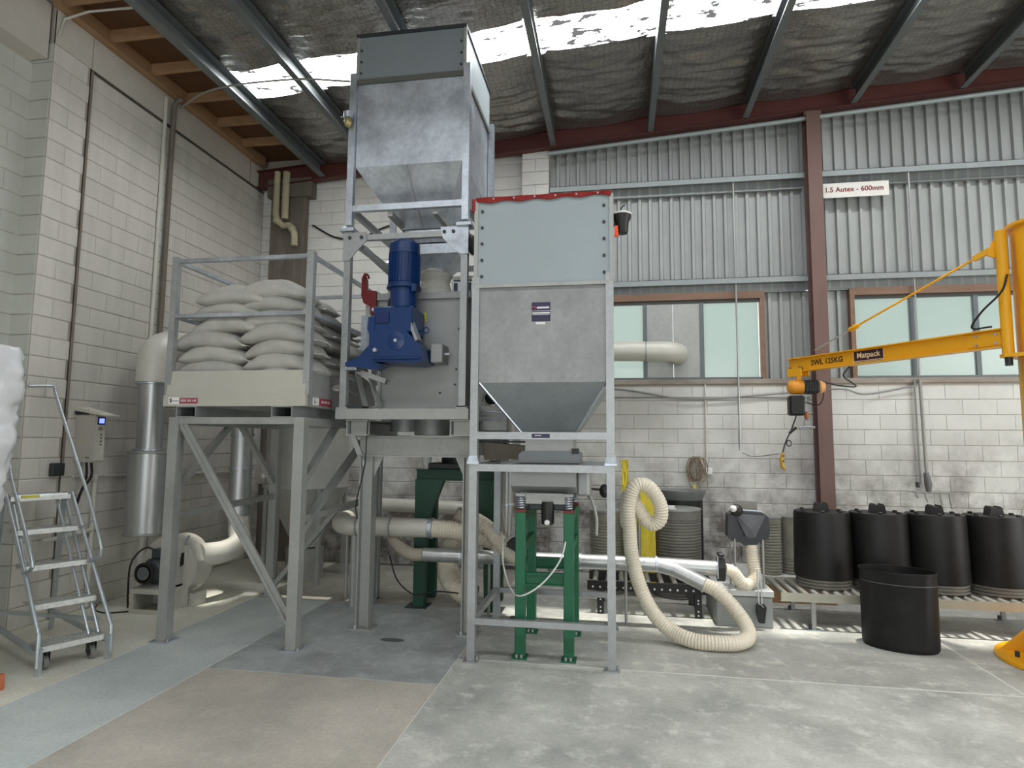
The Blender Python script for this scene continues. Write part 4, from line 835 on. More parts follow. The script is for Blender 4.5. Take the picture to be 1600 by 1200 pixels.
# dust collector
dc = thing('dust_collector', 'large grey cylindrical dust collector with cone bottom behind the bag stand', 'dust collector', (-4.1, 8.0, 0))
B().lathe((-4.05, 7.75, 0), [(.001, 2.6), (.53, 2.6), (.53, 1.22), (.56, 1.22), (.56, 1.19), (.53, 1.19), (.2, .52), (.2, .42), (.001, .42)], 36).obj('collector_shell', mat('collector_grey', (176, 176, 170), .5, .2, var=.06), dc)
for k in range(4):
    a = PI/4+k*PI/2; x_, y_ = -4.05+.52*math.cos(a), 7.75+.52*math.sin(a)
    B().box(x_-.025, x_+.025, y_-.025, y_+.025, 0, 1.2).obj('leg', galv_dull, dc, smooth=False)
B().lathe((-4.05, 7.75, 0), [(.001, 0), (.24, 0), (.24, .4), (.001, .4)], 24).obj('dust_bin', mat('bin_grey', (150, 150, 144), .5, .2), dc)
# extraction pipes in the middle
ep = thing('extraction_pipe', 'thick zinc extraction pipe with a bend crossing low behind the mixer stand', 'pipe', (-2.5, 6.5, .6))
B().tube(bez([(-3.0, 7.35, .93), (-3.06, 6.95, .9), (-3.03, 6.62, .88), (-2.9, 6.5, .87), (-2.75, 6.5, .87), (-2.3, 6.5, .87), (-1.93, 6.5, .87)], 8), .103, 22).obj('pipe_run', duct_white, ep)
for xx in (-2.78, -2.4): B().lathe((xx, 6.5, .87), [(.103, -.012), (.108, -.01), (.108, .01), (.103, .012)], 22, ax='x').obj('pipe_collar', galv_dull, ep)
B().lathe((-1.93, 6.5, .87), [(.103, -.05), (.112, -.045), (.112, .0), (.103, .005)], 22, ax='x').obj('end_clamp', galv_bright, ep)
for x_, y_, r_ in ((-3.08, 6.9, .02), (-2.83, 6.53, .045), (-2.62, 6.53, .03)): B().cyl((x_, y_, 0), (x_, y_, .8), r_, 10).obj('pipe_support', galv_dull, ep)
bp = thing('low_pipe', 'long slim zinc pipe running low along the floor to a Y branch', 'pipe', (-1.0, 6.42, .5))
B().tube([(-2.0, 6.42, .605), (.42, 6.42, .595), (.98, 6.42, .58)], .072, 20).obj('pipe_run', duct, bp)
for xx in (-1.6, -.35, .4): B().lathe((xx, 6.42, .6), [(.072, -.012), (.08, -.01), (.08, .01), (.072, .012)], 20, ax='x').obj('pipe_collar', galv_bright, bp)
B().tube([(.4, 6.42, .595), (.58, 6.38, .56), (.84, 6.3, .45)], .07, 20).obj('branch', duct, bp)
B().tube(bez([(-2.0, 6.42, .605), (-2.15, 6.44, .6), (-2.3, 6.5, .66), (-2.4, 6.56, .74)]), .068, 16).obj('reducer_elbow', mat('brass_tan_elbow', (178, 168, 152), .5, .2, var=.1), bp)
for xx in (-1.3, .1): B().cyl((xx, 6.44, 0), (xx, 6.44, .54), .014, 8).obj('pipe_support', galv_dull, bp)
tag(B().tube([(-4.65, 8.55, .9), (-3.2, 8.55, .89), (-1.6, 8.55, .86)], .095, 18).obj('wall_pipe', duct_white, None), 'pale pipe running along the foot of the back wall behind the dust collector', 'pipe')
vp = thing('vertical_duct', 'slim vertical zinc duct to the right of the mixer behind the front hopper', 'duct', (-1.13, 6.5, .8))
B().lathe((-1.13, 6.5, 0), [(.001, .8), (.05, .8), (.06, .98), (.07, 1.1), (.07, 2.6), (.001, 2.6)], 20).obj('duct_tube', duct, vp)
B().lathe((-1.13, 6.5, 1.14), [(.07, -.012), (.082, -.01), (.082, .01), (.07, .012)], 20).obj('clamp_ring', galv_bright, vp)
# ------------------------------------------------ hoses
h1 = thing('down_hose', 'wide cream hose dropping to the floor between the dark green stand legs', 'hose', (-1.75, 6.6, 0))
ribbed_hose(B(), [(-1.93, 6.5, .87), (-1.75, 6.5, .86), (-1.6, 6.5, .84), (-1.45, 6.55, .8), (-1.2, 6.6, .72)], .1, .03).obj('hose_arm', hose_m, h1)
ribbed_hose(B(), [(-1.62, 6.78, 1.02), (-1.72, 6.78, .8), (-1.82, 6.78, .55), (-1.82, 6.76, .33), (-1.68, 6.74, .18), (-1.5, 6.72, .12)], .12, .03).obj('hose_drop', hose_m, h1)
h2 = thing('feed_hose', 'cream hose slanting down from the dark green stand behind the hopper stand', 'hose', (-1.3, 6.3, .9))
ribbed_hose(B(), [(-1.5, 6.35, 1.02), (-1.3, 6.3, .92), (-1.15, 6.25, .78), (-1.03, 6.22, .68), (-.95, 6.22, .64)], .085, .028).obj('hose_tube', hose_m, h2)
lh = thing('loop_hose', 'long cream hose looping high beside the hopper stand and down across the floor', 'hose', (.8, 5.8, 0))
ribbed_hose(B(), [(.84, 6.3, .45), (.95, 6.26, .4), (1.08, 6.22, .28), (1.17, 6.12, .15), (1.16, 5.95, .085), (1.04, 5.8, .072), (.86, 5.76, .07), (.66, 5.8, .07), (.48, 5.9, .12), (.33, 5.95, .26), (.22, 5.98, .48), (.15, 6.0, .75), (.13, 6.0, 1.0), (.125, 6.0, 1.2), (.17, 6.0, 1.37), (.25, 6.01, 1.41), (.34, 6.03, 1.36), (.42, 6.06, 1.22), (.42, 6.09, 1.08), (.34, 6.12, 1.03), (.25, 6.13, 1.12), (.17, 6.13, 1.24), (.11, 6.14, 1.34)], .069, .026, .006).obj('hose_tube', hose_m, lh)
B().lathe((.86, 5.76, .07), [(.061, -.012), (.064, 0), (.061, .012)], 16, ax='x').obj('hose_join', white_p, lh)
tag(B().tube(bez([(.08, 6.02, 1.34), (.055, 6.0, 1.2), (.06, 5.98, 1.03), (.13, 5.98, .97)]), .011, 8).obj('hose_cable', mat('grey_sheath', (170, 166, 158), .5), None), 'thin grey cable hanging beside the top of the looped cream hose', 'cable')
gt = thing('blast_gate', 'black slide valve at the end of the low zinc pipe', 'valve', (1.0, 6.42, .58))
B().prism([(6.35, .5), (6.42, .46), (6.49, .5), (6.5, .6), (6.47, .68), (6.37, .68), (6.34, .6)], .07, 'x', .98).obj('gate_body', black, gt, smooth=False)
B().bar((.975, 6.335, .5), (.975, 6.335, .7), .008, .008).obj('gate_pin', galv_bright, gt)
B().box(.985, 1.045, 6.36, 6.48, .7, .735, .01).obj('gate_knob', black, gt, smooth=False)
uhose = thing('hood_hose', 'short cream hose bending in a U from the black valve up to the black hood', 'hose', (1.2, 6.6, .37))
ribbed_hose(B(), [(1.05, 6.42, .575), (1.13, 6.44, .55), (1.2, 6.48, .46), (1.26, 6.54, .415), (1.33, 6.6, .42), (1.38, 6.66, .5), (1.37, 6.68, .62), (1.36, 6.7, .78)], .062, .026, .006).obj('hose_tube', hose_m, uhose)
# ------------------------------------------------ filling hood and scale
hd = thing('filling_hood', 'black plastic dust hood on thin rods above the grey scale box', 'hood', (1.34, 6.75, .36))
B().prism([(1.13, .86), (1.17, .815), (1.27, .8), (1.29, .77), (1.4, .77), (1.43, .81), (1.52, .84), (1.54, .92), (1.53, 1.06), (1.48, 1.1), (1.2, 1.12), (1.14, 1.08)], .16, 'y', 6.66).obj('hood_shell', mat('glossy_black_hood', (44, 46, 50), .35, var=.2), hd, smooth=False)
B().add([(1.2, 6.655, 1.09), (1.5, 6.655, 1.08), (1.38, 6.6, .86), (1.3, 6.6, .86), (1.34, 6.6, .95)], [(0, 1, 4), (1, 2, 4), (2, 3, 4), (3, 0, 4)]).obj('hood_scoop', mat('grey_black_hood', (70, 72, 76), .4, var=.25), hd, smooth=False)
B().prism([(1.18, 1.1), (1.46, 1.09), (1.46, 1.2), (1.24, 1.21)], .01, 'y', 6.84).obj('clear_guard', mat('dull_clear_guard', (140, 136, 128), .3, var=.05), hd, smooth=False)
B().bar((1.2, 6.7, 1.13), (1.48, 6.7, 1.115), .012, .012).obj('hood_lip', galv_bright, hd)
k = B().sph((1.21, 6.6, 1.13), .062, 14).obj('knob', black, hd); B().sph((1.17, 6.55, 1.15), .034, 12).obj('knob_button', white_p, k)
for x_, y_ in ((1.19, 6.64), (1.46, 6.64), (1.17, 6.8), (1.5, 6.8)): B().cyl((x_, y_, .36), (x_, y_, .82 if y_ > 6.7 else .84), .009, 8).obj('hood_rod', steel_rod, hd)
sc = thing('platform_scale', 'grey box scale with a white top plate between the two conveyors', 'scale', (1.25, 6.9, 0))
B().box(.99, 1.52, 6.56, 7.3, 0, .29, .004).obj('scale_body', scale_grey, sc, smooth=False)
B().box(1.0, 1.53, 6.54, 7.34, .3, .36, .004).obj('scale_plate', mat('bright_plate', (206, 208, 206), .4, .3, var=.05), sc, smooth=False)
B().box(1.06, 1.5, 6.57, 7.3, .29, .3).obj('shadow_gap', black, sc, smooth=False)
pd = thing('foot_clamp', 'black clamp hanging on two rods in front of the grey scale box', 'clamp', (1.4, 6.5, .06))
B().prism([(1.355, .24), (1.42, .25), (1.44, .22), (1.42, .07), (1.37, .07), (1.35, .16)], .06, 'y', 6.46).obj('clamp_block', black, pd, smooth=False)
for x_ in (1.375, 1.405): B().bar((x_, 6.49, .24), (x_, 6.53, .56), .012, .012).obj('clamp_rod', steel_rod, pd)
B().bar((1.37, 6.455, .26), (1.41, 6.455, .225), .02, .006).obj('clamp_label', galv_bright, pd)
# ------------------------------------------------ conveyors
cv = thing('roller_conveyor', 'long pale roller conveyor under the row of black drums', 'conveyor', (3.4, 6.95, 0))
CX0, CX1, CY0, CY1, CZ = 1.6, 5.9, 6.56, 7.34, .33
rail = mat('pale_conveyor_rail', (186, 184, 168), .5, .3, var=.08, scale=6)
for y in (CY0, CY1-.03):
    B().box(CX0, CX1, y, y+.004, CZ-.06, CZ+.02).box(CX0, CX1, y, y+.03, CZ-.064, CZ-.06).obj('side_rail', rail, cv, smooth=False)
roll = B().cyl((0, CY0+.008, CZ), (0, CY1-.034, CZ), .024, 12).mesh('roller', mat('steel_roller', (190, 190, 184), .35, .6, var=.05), (0, CY0, CZ))
x_ = CX0+.05
while x_ < CX1-.04:
    inst(roll, 'roller', cv, (x_, CY0, CZ)); x_ += .098
for x_ in (1.9, 3.95, 5.75):
    for y in (CY0+.015, CY1-.04):
        l = B().box(x_-.02, x_+.02, y, y+.025, .008, CZ-.06).obj('leg', galv_dull, cv, smooth=False)
        B().box(x_-.07, x_+.07, y-.03, y+.06, 0, .008).obj('foot_plate', galv_bright, l, smooth=False)
        B().box(x_-.045, x_-.02, y+.0, y+.03, .01, .05).obj('leg_clip', dark, l, smooth=False)
    B().box(x_-.015, x_+.015, CY0+.03, CY1-.04, CZ-.1, CZ-.065).obj('cross_tie', galv_dull, cv, smooth=False)
bc = thing('black_conveyor', 'black perforated conveyor frame behind the looped hose', 'conveyor', (.4, 6.9, 0))
for y in (6.78, 7.3): B().box(-.3, .99, y, y+.03, .24, .335).obj('side_rail', black, bc, smooth=False)
bb = B()
for k in range(16): bb.cyl((-.24+k*.075+(k//2)*.01, 6.779, .275), (-.24+k*.075+(k//2)*.01, 6.775, .275), .011, 8)
bb.obj('rail_holes', white_p, bc)['kind'] = 'stuff'
for k in range(9): B().cyl((-.22+k*.14, 6.81, .315), (-.22+k*.14, 7.3, .315), .028, 12).obj('roller', mat('worn_roller', (150, 150, 146), .45, .4) if 'worn_roller' not in MATS else MATS['worn_roller'], bc)
for x_ in (-.16, .84):
    for y in (6.775, 7.3):
        l = B().box(x_-.035, x_+.035, y-.005, y+.035, 0, .24).obj('leg', black, bc, smooth=False)
        if y < 7:
            bb = B()
            for z in (.03, .07, .15, .18): bb.cyl((x_, y-.006, z), (x_, y-.01, z), .009, 8)
            bb.obj('leg_holes', white_p, l)
B().prism([(.7, .24), (.8, .24), (.805, .1)], .03, 'y', 6.8).obj('corner_gusset', black, bc, smooth=False)
bd = thing('low_pallet', 'low white topped platform behind the scale under the pale ribbed drums', 'platform', (1.9, 8.0, 0))
B().box(1.45, 2.45, 7.6, 8.6, .22, .25).obj('platform_top', board_w, bd, smooth=False)
for y in (7.62, 8.06, 8.5): B().box(1.45, 2.45, y, y+.08, 0, .22).obj('bearer', timber, bd, smooth=False)
# ------------------------------------------------ drums
def black_drum(x, y, z0, h, label, k):
    t = thing('black_drum', label, 'drum', (x, y, z0), 'black drums on the roller conveyor')
    B().lathe((x, y, z0), [(.001, .1), (.27, .1), (.272, .12), (.262, h-.03), (.255, h), (.001, h)], 36, 1.02, .98).obj('drum_body', drum_blk, t)
    pr = []
    for i in range(3): pr += [(.245, .005+i*.032), (.258, .01+i*.032), (.258, .026+i*.032), (.245, .031+i*.032)]
    B().lathe((x, y, z0), [(.001, .003)]+pr+[(.001, .102)], 36, 1.02, .98).obj('ribbed_base', ribbed_m, t)
    hb = B(); w = .065; zz = z0+h
    hb.prism([(x-w, zz), (x+w, zz), (x+w*.8, zz+.075), (x+w*.55, zz+.09), (x+w*.5, zz+.075), (x-w*.5, zz+.075), (x-w*.55, zz+.09), (x-w*.8, zz+.075)], .12, 'y', y-.06)
    hb.obj('lid_handle', black, t, smooth=False)
    bb = B()
    for i in range(6):
        a = 2*PI*i/6+.3; bb.box(x+.2*math.cos(a)-.018, x+.2*math.cos(a)+.018, y+.2*math.sin(a)-.014, y+.2*math.sin(a)+.014, zz, zz+.02, .003)
    bb.obj('lid_studs', black, t, smooth=False)['kind'] = 'stuff'
    return t
DL = ['black drum on the conveyor in front of the red-brown column', 'second black drum from the left on the roller conveyor', 'third black drum from the left on the roller conveyor', 'rightmost black drum on the roller conveyor, beside the yellow crane']
for i, x_ in enumerate((2.115, 2.655, 3.19, 3.73)): black_drum(x_, 6.95, CZ+.025, .755, DL[i], i)
od = thing('open_drum', 'open topped oval black drum standing on the floor in front of the conveyor', 'drum', (2.51, 6.2, 0))
M = Matrix.Translation((2.51, 6.2, 0)) @ Matrix.Rotation(math.radians(-22), 4, 'Z')
pr = [(.001, 0), (.262, 0), (.275, .02), (.278, .05), (.28, .655), (.285, .66), (.285, .68), (.272, .68), (.265, .03), (.001, .025)]
vs = B().lathe((0, 0, 0), pr, 44, 1.08, .74); vs.v = [tuple(M @ Vector(v)) for v in vs.v]; vs.obj('drum_shell', drum_blk, od, ang=40)
b = B().lathe((0, 0, 0), [(.281, .57), (.2825, .572), (.281, .576)], 44, 1.08, .74, cap=False); b.v = [tuple(M @ Vector(v)) for v in b.v]; b.obj('rim_line', mat('grey_seam', (96, 96, 94), .5), od)
B().box(2.5, 2.57, 6.33, 6.36, .585, .61, .006).obj('inner_highlight', white_p, od, smooth=False)  # white block put in for the highlight inside the drum
def ribbed_drum(name, x, y, z0, r, h, m, label, lid=True, n=22, tall=.0):
    t = thing(name, label, 'drum', (x, y, z0), 'ribbed drums along the back wall'); pr = [(.001, 0)]
    nb = int((h-tall)/(.034))
    for i in range(nb): z_ = i*(h-tall)/nb; pr += [(r-.008, z_+.004), (r, z_+.012), (r, z_+.024), (r-.008, z_+.031)]
    pr += [(r, h-tall), (r, h), (r-.012, h), (r-.012, h-.04), (.001, h-.045)]
    B().lathe((x, y, z0), pr, 32).obj('drum_shell', m, t)
    B().lathe((x, y, z0), [(r, h-.02), (r+.007, h-.015), (r+.007, h), (r, h+.004)], 32).obj('drum_rim', galv_dull, t)
    return t
ribbed_drum('ribbed_drum', .73, 7.8, 0, .285, 1.02, ribbed_m, 'large dark grey ribbed drum left of the black hood with a white block on top', tall=.12)
tag(B().box(.56, .72, 7.6, 7.72, .98, 1.03, .01).box(.58, .7, 7.62, 7.7, 1.03, 1.06, .005).obj('white_block', white_p, None, smooth=False), 'small white block lying on the large ribbed drum', 'block')
t = thing('black_barrel', 'plain black barrel with a grey lid behind the large ribbed drum', 'drum', (.86, 8.35, 0))
B().lathe((.86, 8.35, 0), [(.001, 0), (.255, 0), (.255, 1.1), (.001, 1.1)], 30).obj('barrel_body', black, t)
B().lathe((.86, 8.35, 1.1), [(.255, -.02), (.3, .08), (.3, .1), (.001, .11)], 30).obj('barrel_lid', mat('grey_lid', (120, 122, 122), .4), t)
ribbed_drum('ribbed_drum', -.1, 7.8, 0, .21, .98, ribbed_pale, 'pale ribbed drum half hidden behind the right leg of the hopper stand', tall=.12)
ribbed_drum('ribbed_drum', 1.85, 8.0, .25, .125, .68, ribbed_pale, 'narrow pale ribbed drum right beside the black hood', tall=.06)
ribbed_drum('ribbed_drum', 2.12, 8.1, .25, .14, .68, ribbed_pale, 'pale drum tucked between a narrow ribbed drum and the first black drum', tall=.5)
ys = thing('yellow_sheet', 'crumpled yellow plastic sheeting hung behind the looped cream hose', 'plastic sheet', (.32, 7.62, .1))
def sheet(b, x0, x1, z0, z1, y, th=.05, n=14, seed=0):
    vs = []
    for s_ in (0, 1):
        for j in range(n+1):
            for i in range(n+1):
                u, v = i/n, j/n; w = .03*noise.fractal((u*3+seed, v*6, s_*2.), 1, 2, 3)
                vs.append((x0+u*(x1-x0)+.01*noise.noise((v*5, seed, 1.)), y+(th if s_ else 0)+w*(1 if not s_ else .6), z0+v*(z1-z0)))
    m_ = (n+1)**2; fs = []
    for s_ in (0, 1):
        for j in range(n):
            for i in range(n):
                a = s_*m_+j*(n+1)+i; q = (a, a+1, a+n+2, a+n+1); fs.append(q if not s_ else q[::-1])
    for i in range(n):
        for a, c_ in ((i, i+1), (n*(n+1)+i, n*(n+1)+i+1), (i*(n+1), (i+1)*(n+1)), (i*(n+1)+n, (i+1)*(n+1)+n)): fs.append((a, c_, c_+m_, a+m_))
    return b.add(vs, fs)
sheet(B(), .15, .47, .12, 1.28, 7.58, .16, 14, 1).obj('sheet_body', yel_tarp, ys, ang=50)
sheet(B(), .08, .16, 1.2, 1.6, 7.62, .03, 8, 2).obj('sheet_tail', yel_tarp, ys, ang=50)
tag(B().cyl((.27, 7.4, 0), (.27, 7.4, 1.3), .02, 10).obj('steel_prop', steel_rod, None), 'thin steel prop standing in front of the yellow sheeting', 'pole')
# ------------------------------------------------ dark green frame behind
gf = thing('plate_stand', 'large dark green plate stand behind the mixer stand with tapered legs', 'stand', (-1.73, 6.75, 0))
for s_, xo in ((1, -2.18), (-1, -1.27)):
    B().prism([(xo, .012), (xo+s_*.12, .012), (xo+s_*.14, .9), (xo+s_*.32, 1.37), (xo, 1.37)], .1, 'y', 6.62).obj('leg', green_dk, gf, smooth=False)
    B().box(min(xo, xo+s_*.12), max(xo, xo+s_*.12), 7.05, 7.14, .012, 1.37).obj('leg', green_dk, gf, smooth=False)
    B().prism([(6.72, .012), (6.92, .012), (6.72, .5)], .02, 'x', xo+s_*.05).obj('leg_gusset', green_dk, gf, smooth=False)
    B().box(xo-.08 if s_ > 0 else xo-.16, xo+.16 if s_ > 0 else xo+.08, 6.58, 6.8, 0, .012).obj('foot_plate', dark, gf, smooth=False)
    B().box(min(xo, xo+s_*.1), max(xo, xo+s_*.1), 6.72, 7.05, 1.28, 1.37).obj('side_rail', green_dk, gf, smooth=False)
B().ibeam((-2.18, 6.67, 1.43), (-1.27, 6.67, 1.43), .1, .12, .012).obj('top_beam', green_dk, gf, smooth=False)
B().box(-2.18, -1.27, 7.05, 7.14, 1.37, 1.49).obj('top_beam', green_dk, gf, smooth=False)
sh = thing('shaker_unit', 'dark shaker unit with a white cone resting on the dark green plate stand', 'machine', (-1.75, 6.85, 1.49))
B().box(-2.05, -1.3, 6.66, 7.1, 1.49, 1.56, .01).obj('shaker_base', dark, sh, smooth=False)
B().lathe((-1.75, 6.88, 1.56), [(.001, 0), (.2, 0), (.2, .12), (.24, .16), (.001, .16)], 24).obj('shaker_body', black, sh)
B().lathe((-2.08, 6.7, 1.56), [(.03, -.07), (.05, 0), (.07, .16), (.05, .2)], 14).obj('white_cone', white_p, sh)
# ------------------------------------------------ rolling ladder
LO, LU, LV = Vector((-4.335, 4.47, 0)), Vector((.46, .888, 0)), Vector((-.888, .46, 0))
def lp(u, v, z): p = LO+LU*u+LV*v; return Vector((p.x, p.y, z))
zl = mat('zinc_ladder', (190, 198, 202), .35, .65, var=.08, spangle=.03)
tread_m = mat('perforated_tread', (196, 198, 194), .45, .5, var=.2, scale=40)
ld = thing('rolling_ladder', 'zinc rolling step ladder with tube handrails at the left edge of the photo', 'ladder', tuple(lp(0, .5, 0)))
for i in range(5):
    z = .2+.27*i; d0, d1 = (-.1, .11) if i < 4 else (-.1, .3)
    b = B(); v0, v1 = .25*i+d0, .25*i+d1
    q = [lp(-.225, v0, z), lp(.225, v0, z), lp(.225, v1, z), lp(-.225, v1, z)]
    b.add([Vector((*p.xy, z-.006)) for p in q]+q, [(3, 2, 1, 0), (4, 5, 6, 7), (0, 1, 5, 4), (1, 2, 6, 5), (2, 3, 7, 6), (3, 0, 4, 7)])
    for va in (v0, v1):
        e = [lp(-.225, va, z), lp(.225, va, z)]; b.bar(Vector((*e[0].xy, z-.022)), Vector((*e[1].xy, z-.022)), .008, .04)
    for k in range(14):
        for j in range(3):
            p = lp(-.2+k*.0308, v0+.05+j*.05, z); b.add([p+Vector((.011*math.cos(a), .011*math.sin(a), 0)) for a in (0, 1.57, 3.14, 4.71)]+[p+Vector((0, 0, .005))], [(0, 1, 4), (1, 2, 4), (2, 3, 4), (3, 0, 4)])
    b.obj('step' if i < 4 else 'platform', tread_m, ld, smooth=False)
for s_ in (-1, 1):
    B().tube([lp(s_*.245, -.13, .06), lp(s_*.245, -.13, .3), lp(s_*.245, .95, 1.29)] if s_ < 0 else [lp(.25, -.13, .06), lp(.25, -.13, .26), lp(.25, .95, 1.29)], .016, 12).obj('stringer', zl, ld)
    B().tube([lp(s_*.2 if s_ < 0 else .2, -.02, .2), lp(s_*.2 if s_ < 0 else .2, .98, 1.28)], .014, 10).obj('stringer', zl, ld)
    B().bar(lp(s_*.235, -.13, 0), lp(s_*.235, -.13, .2), .035, .03).obj('front_foot', zl, ld, smooth=False)
    B().bar(lp(s_*.235, -.1, .15), lp(s_*.235, 1.2, .17), .03, .035).obj('base_rail', zl, ld, smooth=False)
    B().bar(lp(s_*.235, 1.18, .0), lp(s_*.235, 1.08, 1.29), .03, .03).obj('rear_leg', zl, ld, smooth=False)
    w = B(); c_ = lp(s_*.16, 0., .055); a0, a1 = c_-LU*.016, c_+LU*.016; w.cyl(a0, a1, .055, 20)
    wo = w.obj('caster_wheel', mat('caster_tyre', (120, 118, 112), .6) if 'caster_tyre' not in MATS else MATS['caster_tyre'], ld)
    B().cyl(a0-LU*.004, a1+LU*.004, .03, 14).obj('wheel_hub', black, wo)
    B().bar(c_+Vector((0, 0, .05)), c_+Vector((0, 0, .125)), .05, .012).bar(c_-LU*.026-LV*.0, c_-LU*.026+Vector((0, 0, .1)), .03, .005).bar(c_+LU*.026, c_+LU*.026+Vector((0, 0, .1)), .03, .005).obj('caster_fork', dark, ld, smooth=False)
B().tube([lp(.13, -.02, .2), lp(.13, .98, 1.28)], .012, 10).obj('stringer', zl, ld)
rr = [(-5.5, 5.0, 2.29), (-5.46, 5.2, 2.31), (-5.44, 5.22, 2.3), (-5.4, 5.2, 2.23), lp(.25, .52, 1.25), lp(.25, .24, .94), lp(.25, .17, .85), lp(.25, .19, .79), lp(.24, .36, .73), lp(.22, .5, .7)]
B().tube(rr, .015, 12).obj('handrail', zl, ld)
B().tube([lp(.25, .37, 1.08), lp(.24, .55, 1.02), lp(.22, .69, .98)], .008, 8).obj('rail_strut', zl, ld)
rr = [lp(-.25, .95, 1.62), lp(-.25, .85, 1.46), lp(-.25, .45, 1.11), lp(-.25, .14, .83), lp(-.25, .12, .78), lp(-.25, .18, .74), lp(-.23, .39, .69)]
B().tube(rr, .015, 12).obj('handrail', zl, ld)
B().bar(lp(-.2, .9, 1.275), lp(.2, .9, 1.275), .006, .035).obj('platform_lip', zl, ld, smooth=False)
B().bar(lp(-.15, .888, 1.275), lp(-.02, .888, 1.275), .004, .026).obj('yellow_label', yel_lab, ld, smooth=False)
B().bar(lp(-.235, 1.05, .28), lp(.235, .1, .28), .02, .03).obj('cross_brace', zl, ld, smooth=False)
# ------------------------------------------------ plastic wrapped bag
wb_ = thing('wrapped_bag', 'tall bag wrapped in crinkled white plastic at the far left edge', 'bag', (-4.85, 3.8, 0))
vs, n, mrow = [], 56, 70
for j in range(mrow+1):
    z = 2.47*j/mrow
    r_ = .40 if z > 2.1 else (.33+.07*(max(z, 1.2)-1.2)/.9 if z > 1.2 else .33)
    if z > 2.32: r_ *= math.sqrt(max(.0, 1-((z-2.32)/.16)**2))*.12+.88
    for k in range(n):
        a = 2*PI*k/n; ca, sa = math.cos(a), math.sin(a)
        ca_ = math.copysign(abs(ca)**.6, ca); sa_ = math.copysign(abs(sa)**.6, sa)
        w = .035*noise.fractal((ca*1.5, sa*1.5, z*5.), 1, 2.2, 4)+.016*noise.noise((ca*2+3, sa*2, z*16+2*ca))+.014*noise.noise((ca*3, sa*3+ca, z*30))
        vs.append((-4.765+ca_*(r_+w)*1.03, 3.8+sa_*(r_*.5+w), max(0, z+.02*noise.noise((ca*2, sa*2, 7.)) if z > .1 else z)))
fs = [(j*n+k, j*n+(k+1) % n, (j+1)*n+(k+1) % n, (j+1)*n+k) for j in range(mrow) for k in range(n)]+[tuple(range(n-1, -1, -1)), tuple(mrow*n+k for k in range(n))]
B().add(vs, fs).obj('plastic_cover', plastic_wrap, wb_, ang=70)
B().sph((-4.7, 3.78, 2.46), .12, 12, (1.5, .8, .4)).obj('tied_top', plastic_wrap, wb_)
tag(B().box(-4.425, -4.33, 3.84, 3.95, 0, .11, .006).obj('brick', terracotta, None, smooth=False), 'terracotta brick standing on the floor at the left edge of the photo', 'brick')
# ------------------------------------------------ left wall fittings
cb = thing('control_cabinet', 'beige control cabinet with a lit blue screen on the left wall', 'cabinet', (-5.46, 5.69, 1.8))
B().box(-5.579, -5.345, 5.63, 5.77, 1.55, 2.05, .004).obj('cabinet_body', beige, cb, smooth=False)
B().prism([(-5.579, 2.135), (-5.579, 2.09), (-5.2, 2.03), (-5.2, 2.042)], .2, 'y', 5.6).obj('sloping_hood', mat('pale_hood', (212, 208, 196), .5), cb, smooth=False)
B().box(-5.579, -5.42, 5.615, 5.628, 2.05, 2.1).obj('hood_bracket', dark, cb, smooth=False)
B().box(-5.345, -5.338, 5.64, 5.76, 1.57, 2.03, .002).obj('cabinet_door', mat('pale_door', (206, 203, 194), .5), cb, smooth=False)
s1 = B().box(-5.338, -5.333, 5.655, 5.75, 1.945, 2.025).obj('display_frame', navy, cb, smooth=False)
B().box(-5.333, -5.331, 5.672, 5.735, 1.96, 2.01).obj('display', screen_m, s1, smooth=False)
B().prism([(5.665, 1.9), (5.7, 1.922), (5.735, 1.9), (5.7, 1.878)], .006, 'x', -5.338).obj('keypad', mat('tan_keys', (160, 140, 118), .5), cb, smooth=False)
bb = B()
for k in range(4): bb.cyl((-5.338, 5.71, 1.84-k*.035), (-5.332, 5.71, 1.84-k*.035), .008, 8)
bb.obj('push_buttons', dark, cb)['kind'] = 'stuff'
B().box(-5.43, -5.39, 5.627, 5.63, 1.595, 1.603).obj('maker_plate', dark, cb, smooth=False)
for y in (5.67, 5.73): B().tube(bez([(-5.45, y, 1.55), (-5.45, y+.01, 1.4), (-5.48, 5.66, 1.25), (-5.52, 5.66, 1.12)]), .012, 8).obj('cable', black, cb)
tag(B().box(-5.579, -5.53, 5.36, 5.5, 1.42, 1.55, .006).obj('isolator_box', dark, None, smooth=False), 'small dark isolator box on the wall left of the control cabinet', 'switch')
tag(B().tube([(-5.565, 5.5, 1.56), (-5.565, 5.5, 5.77)], .012, 8).obj('conduit', mat('brown_conduit', (120, 110, 98), .6), None), 'slim brown conduit climbing the left wall above the isolator box', 'conduit')
wp = thing('wall_pipes', 'pale water pipes with a tee low on the left wall behind the ladder', 'pipe', (-5.54, 5.9, 1.2))
B().tube([(-5.55, 5.62, 1.41), (-5.55, 7.2, 1.36), (-5.55, 8.5, 1.33)], .018, 10).obj('pipe_run', duct_white, wp)
B().tube([(-5.55, 5.9, 1.4), (-5.55, 5.9, .02)], .026, 12).obj('drop_pipe', duct_white, wp)
B().tube([(-5.55, 5.88, .82), (-5.53, 5.5, .8), (-5.53, 5.3, .79)], .024, 12).obj('low_branch', duct_white, wp)
B().lathe((-5.55, 5.9, 1.33), [(.026, 0), (.036, .02), (.036, .06), (.026, .07)], 14).obj('tee_fitting', duct_white, wp)
tag(B().cyl((-5.555, 6.58, 2.98), (-5.555, 6.58, 6.1), .022, 10).obj('pale_conduit', duct_white, None), 'pale conduit on the left wall just before the dark pipe', 'conduit')
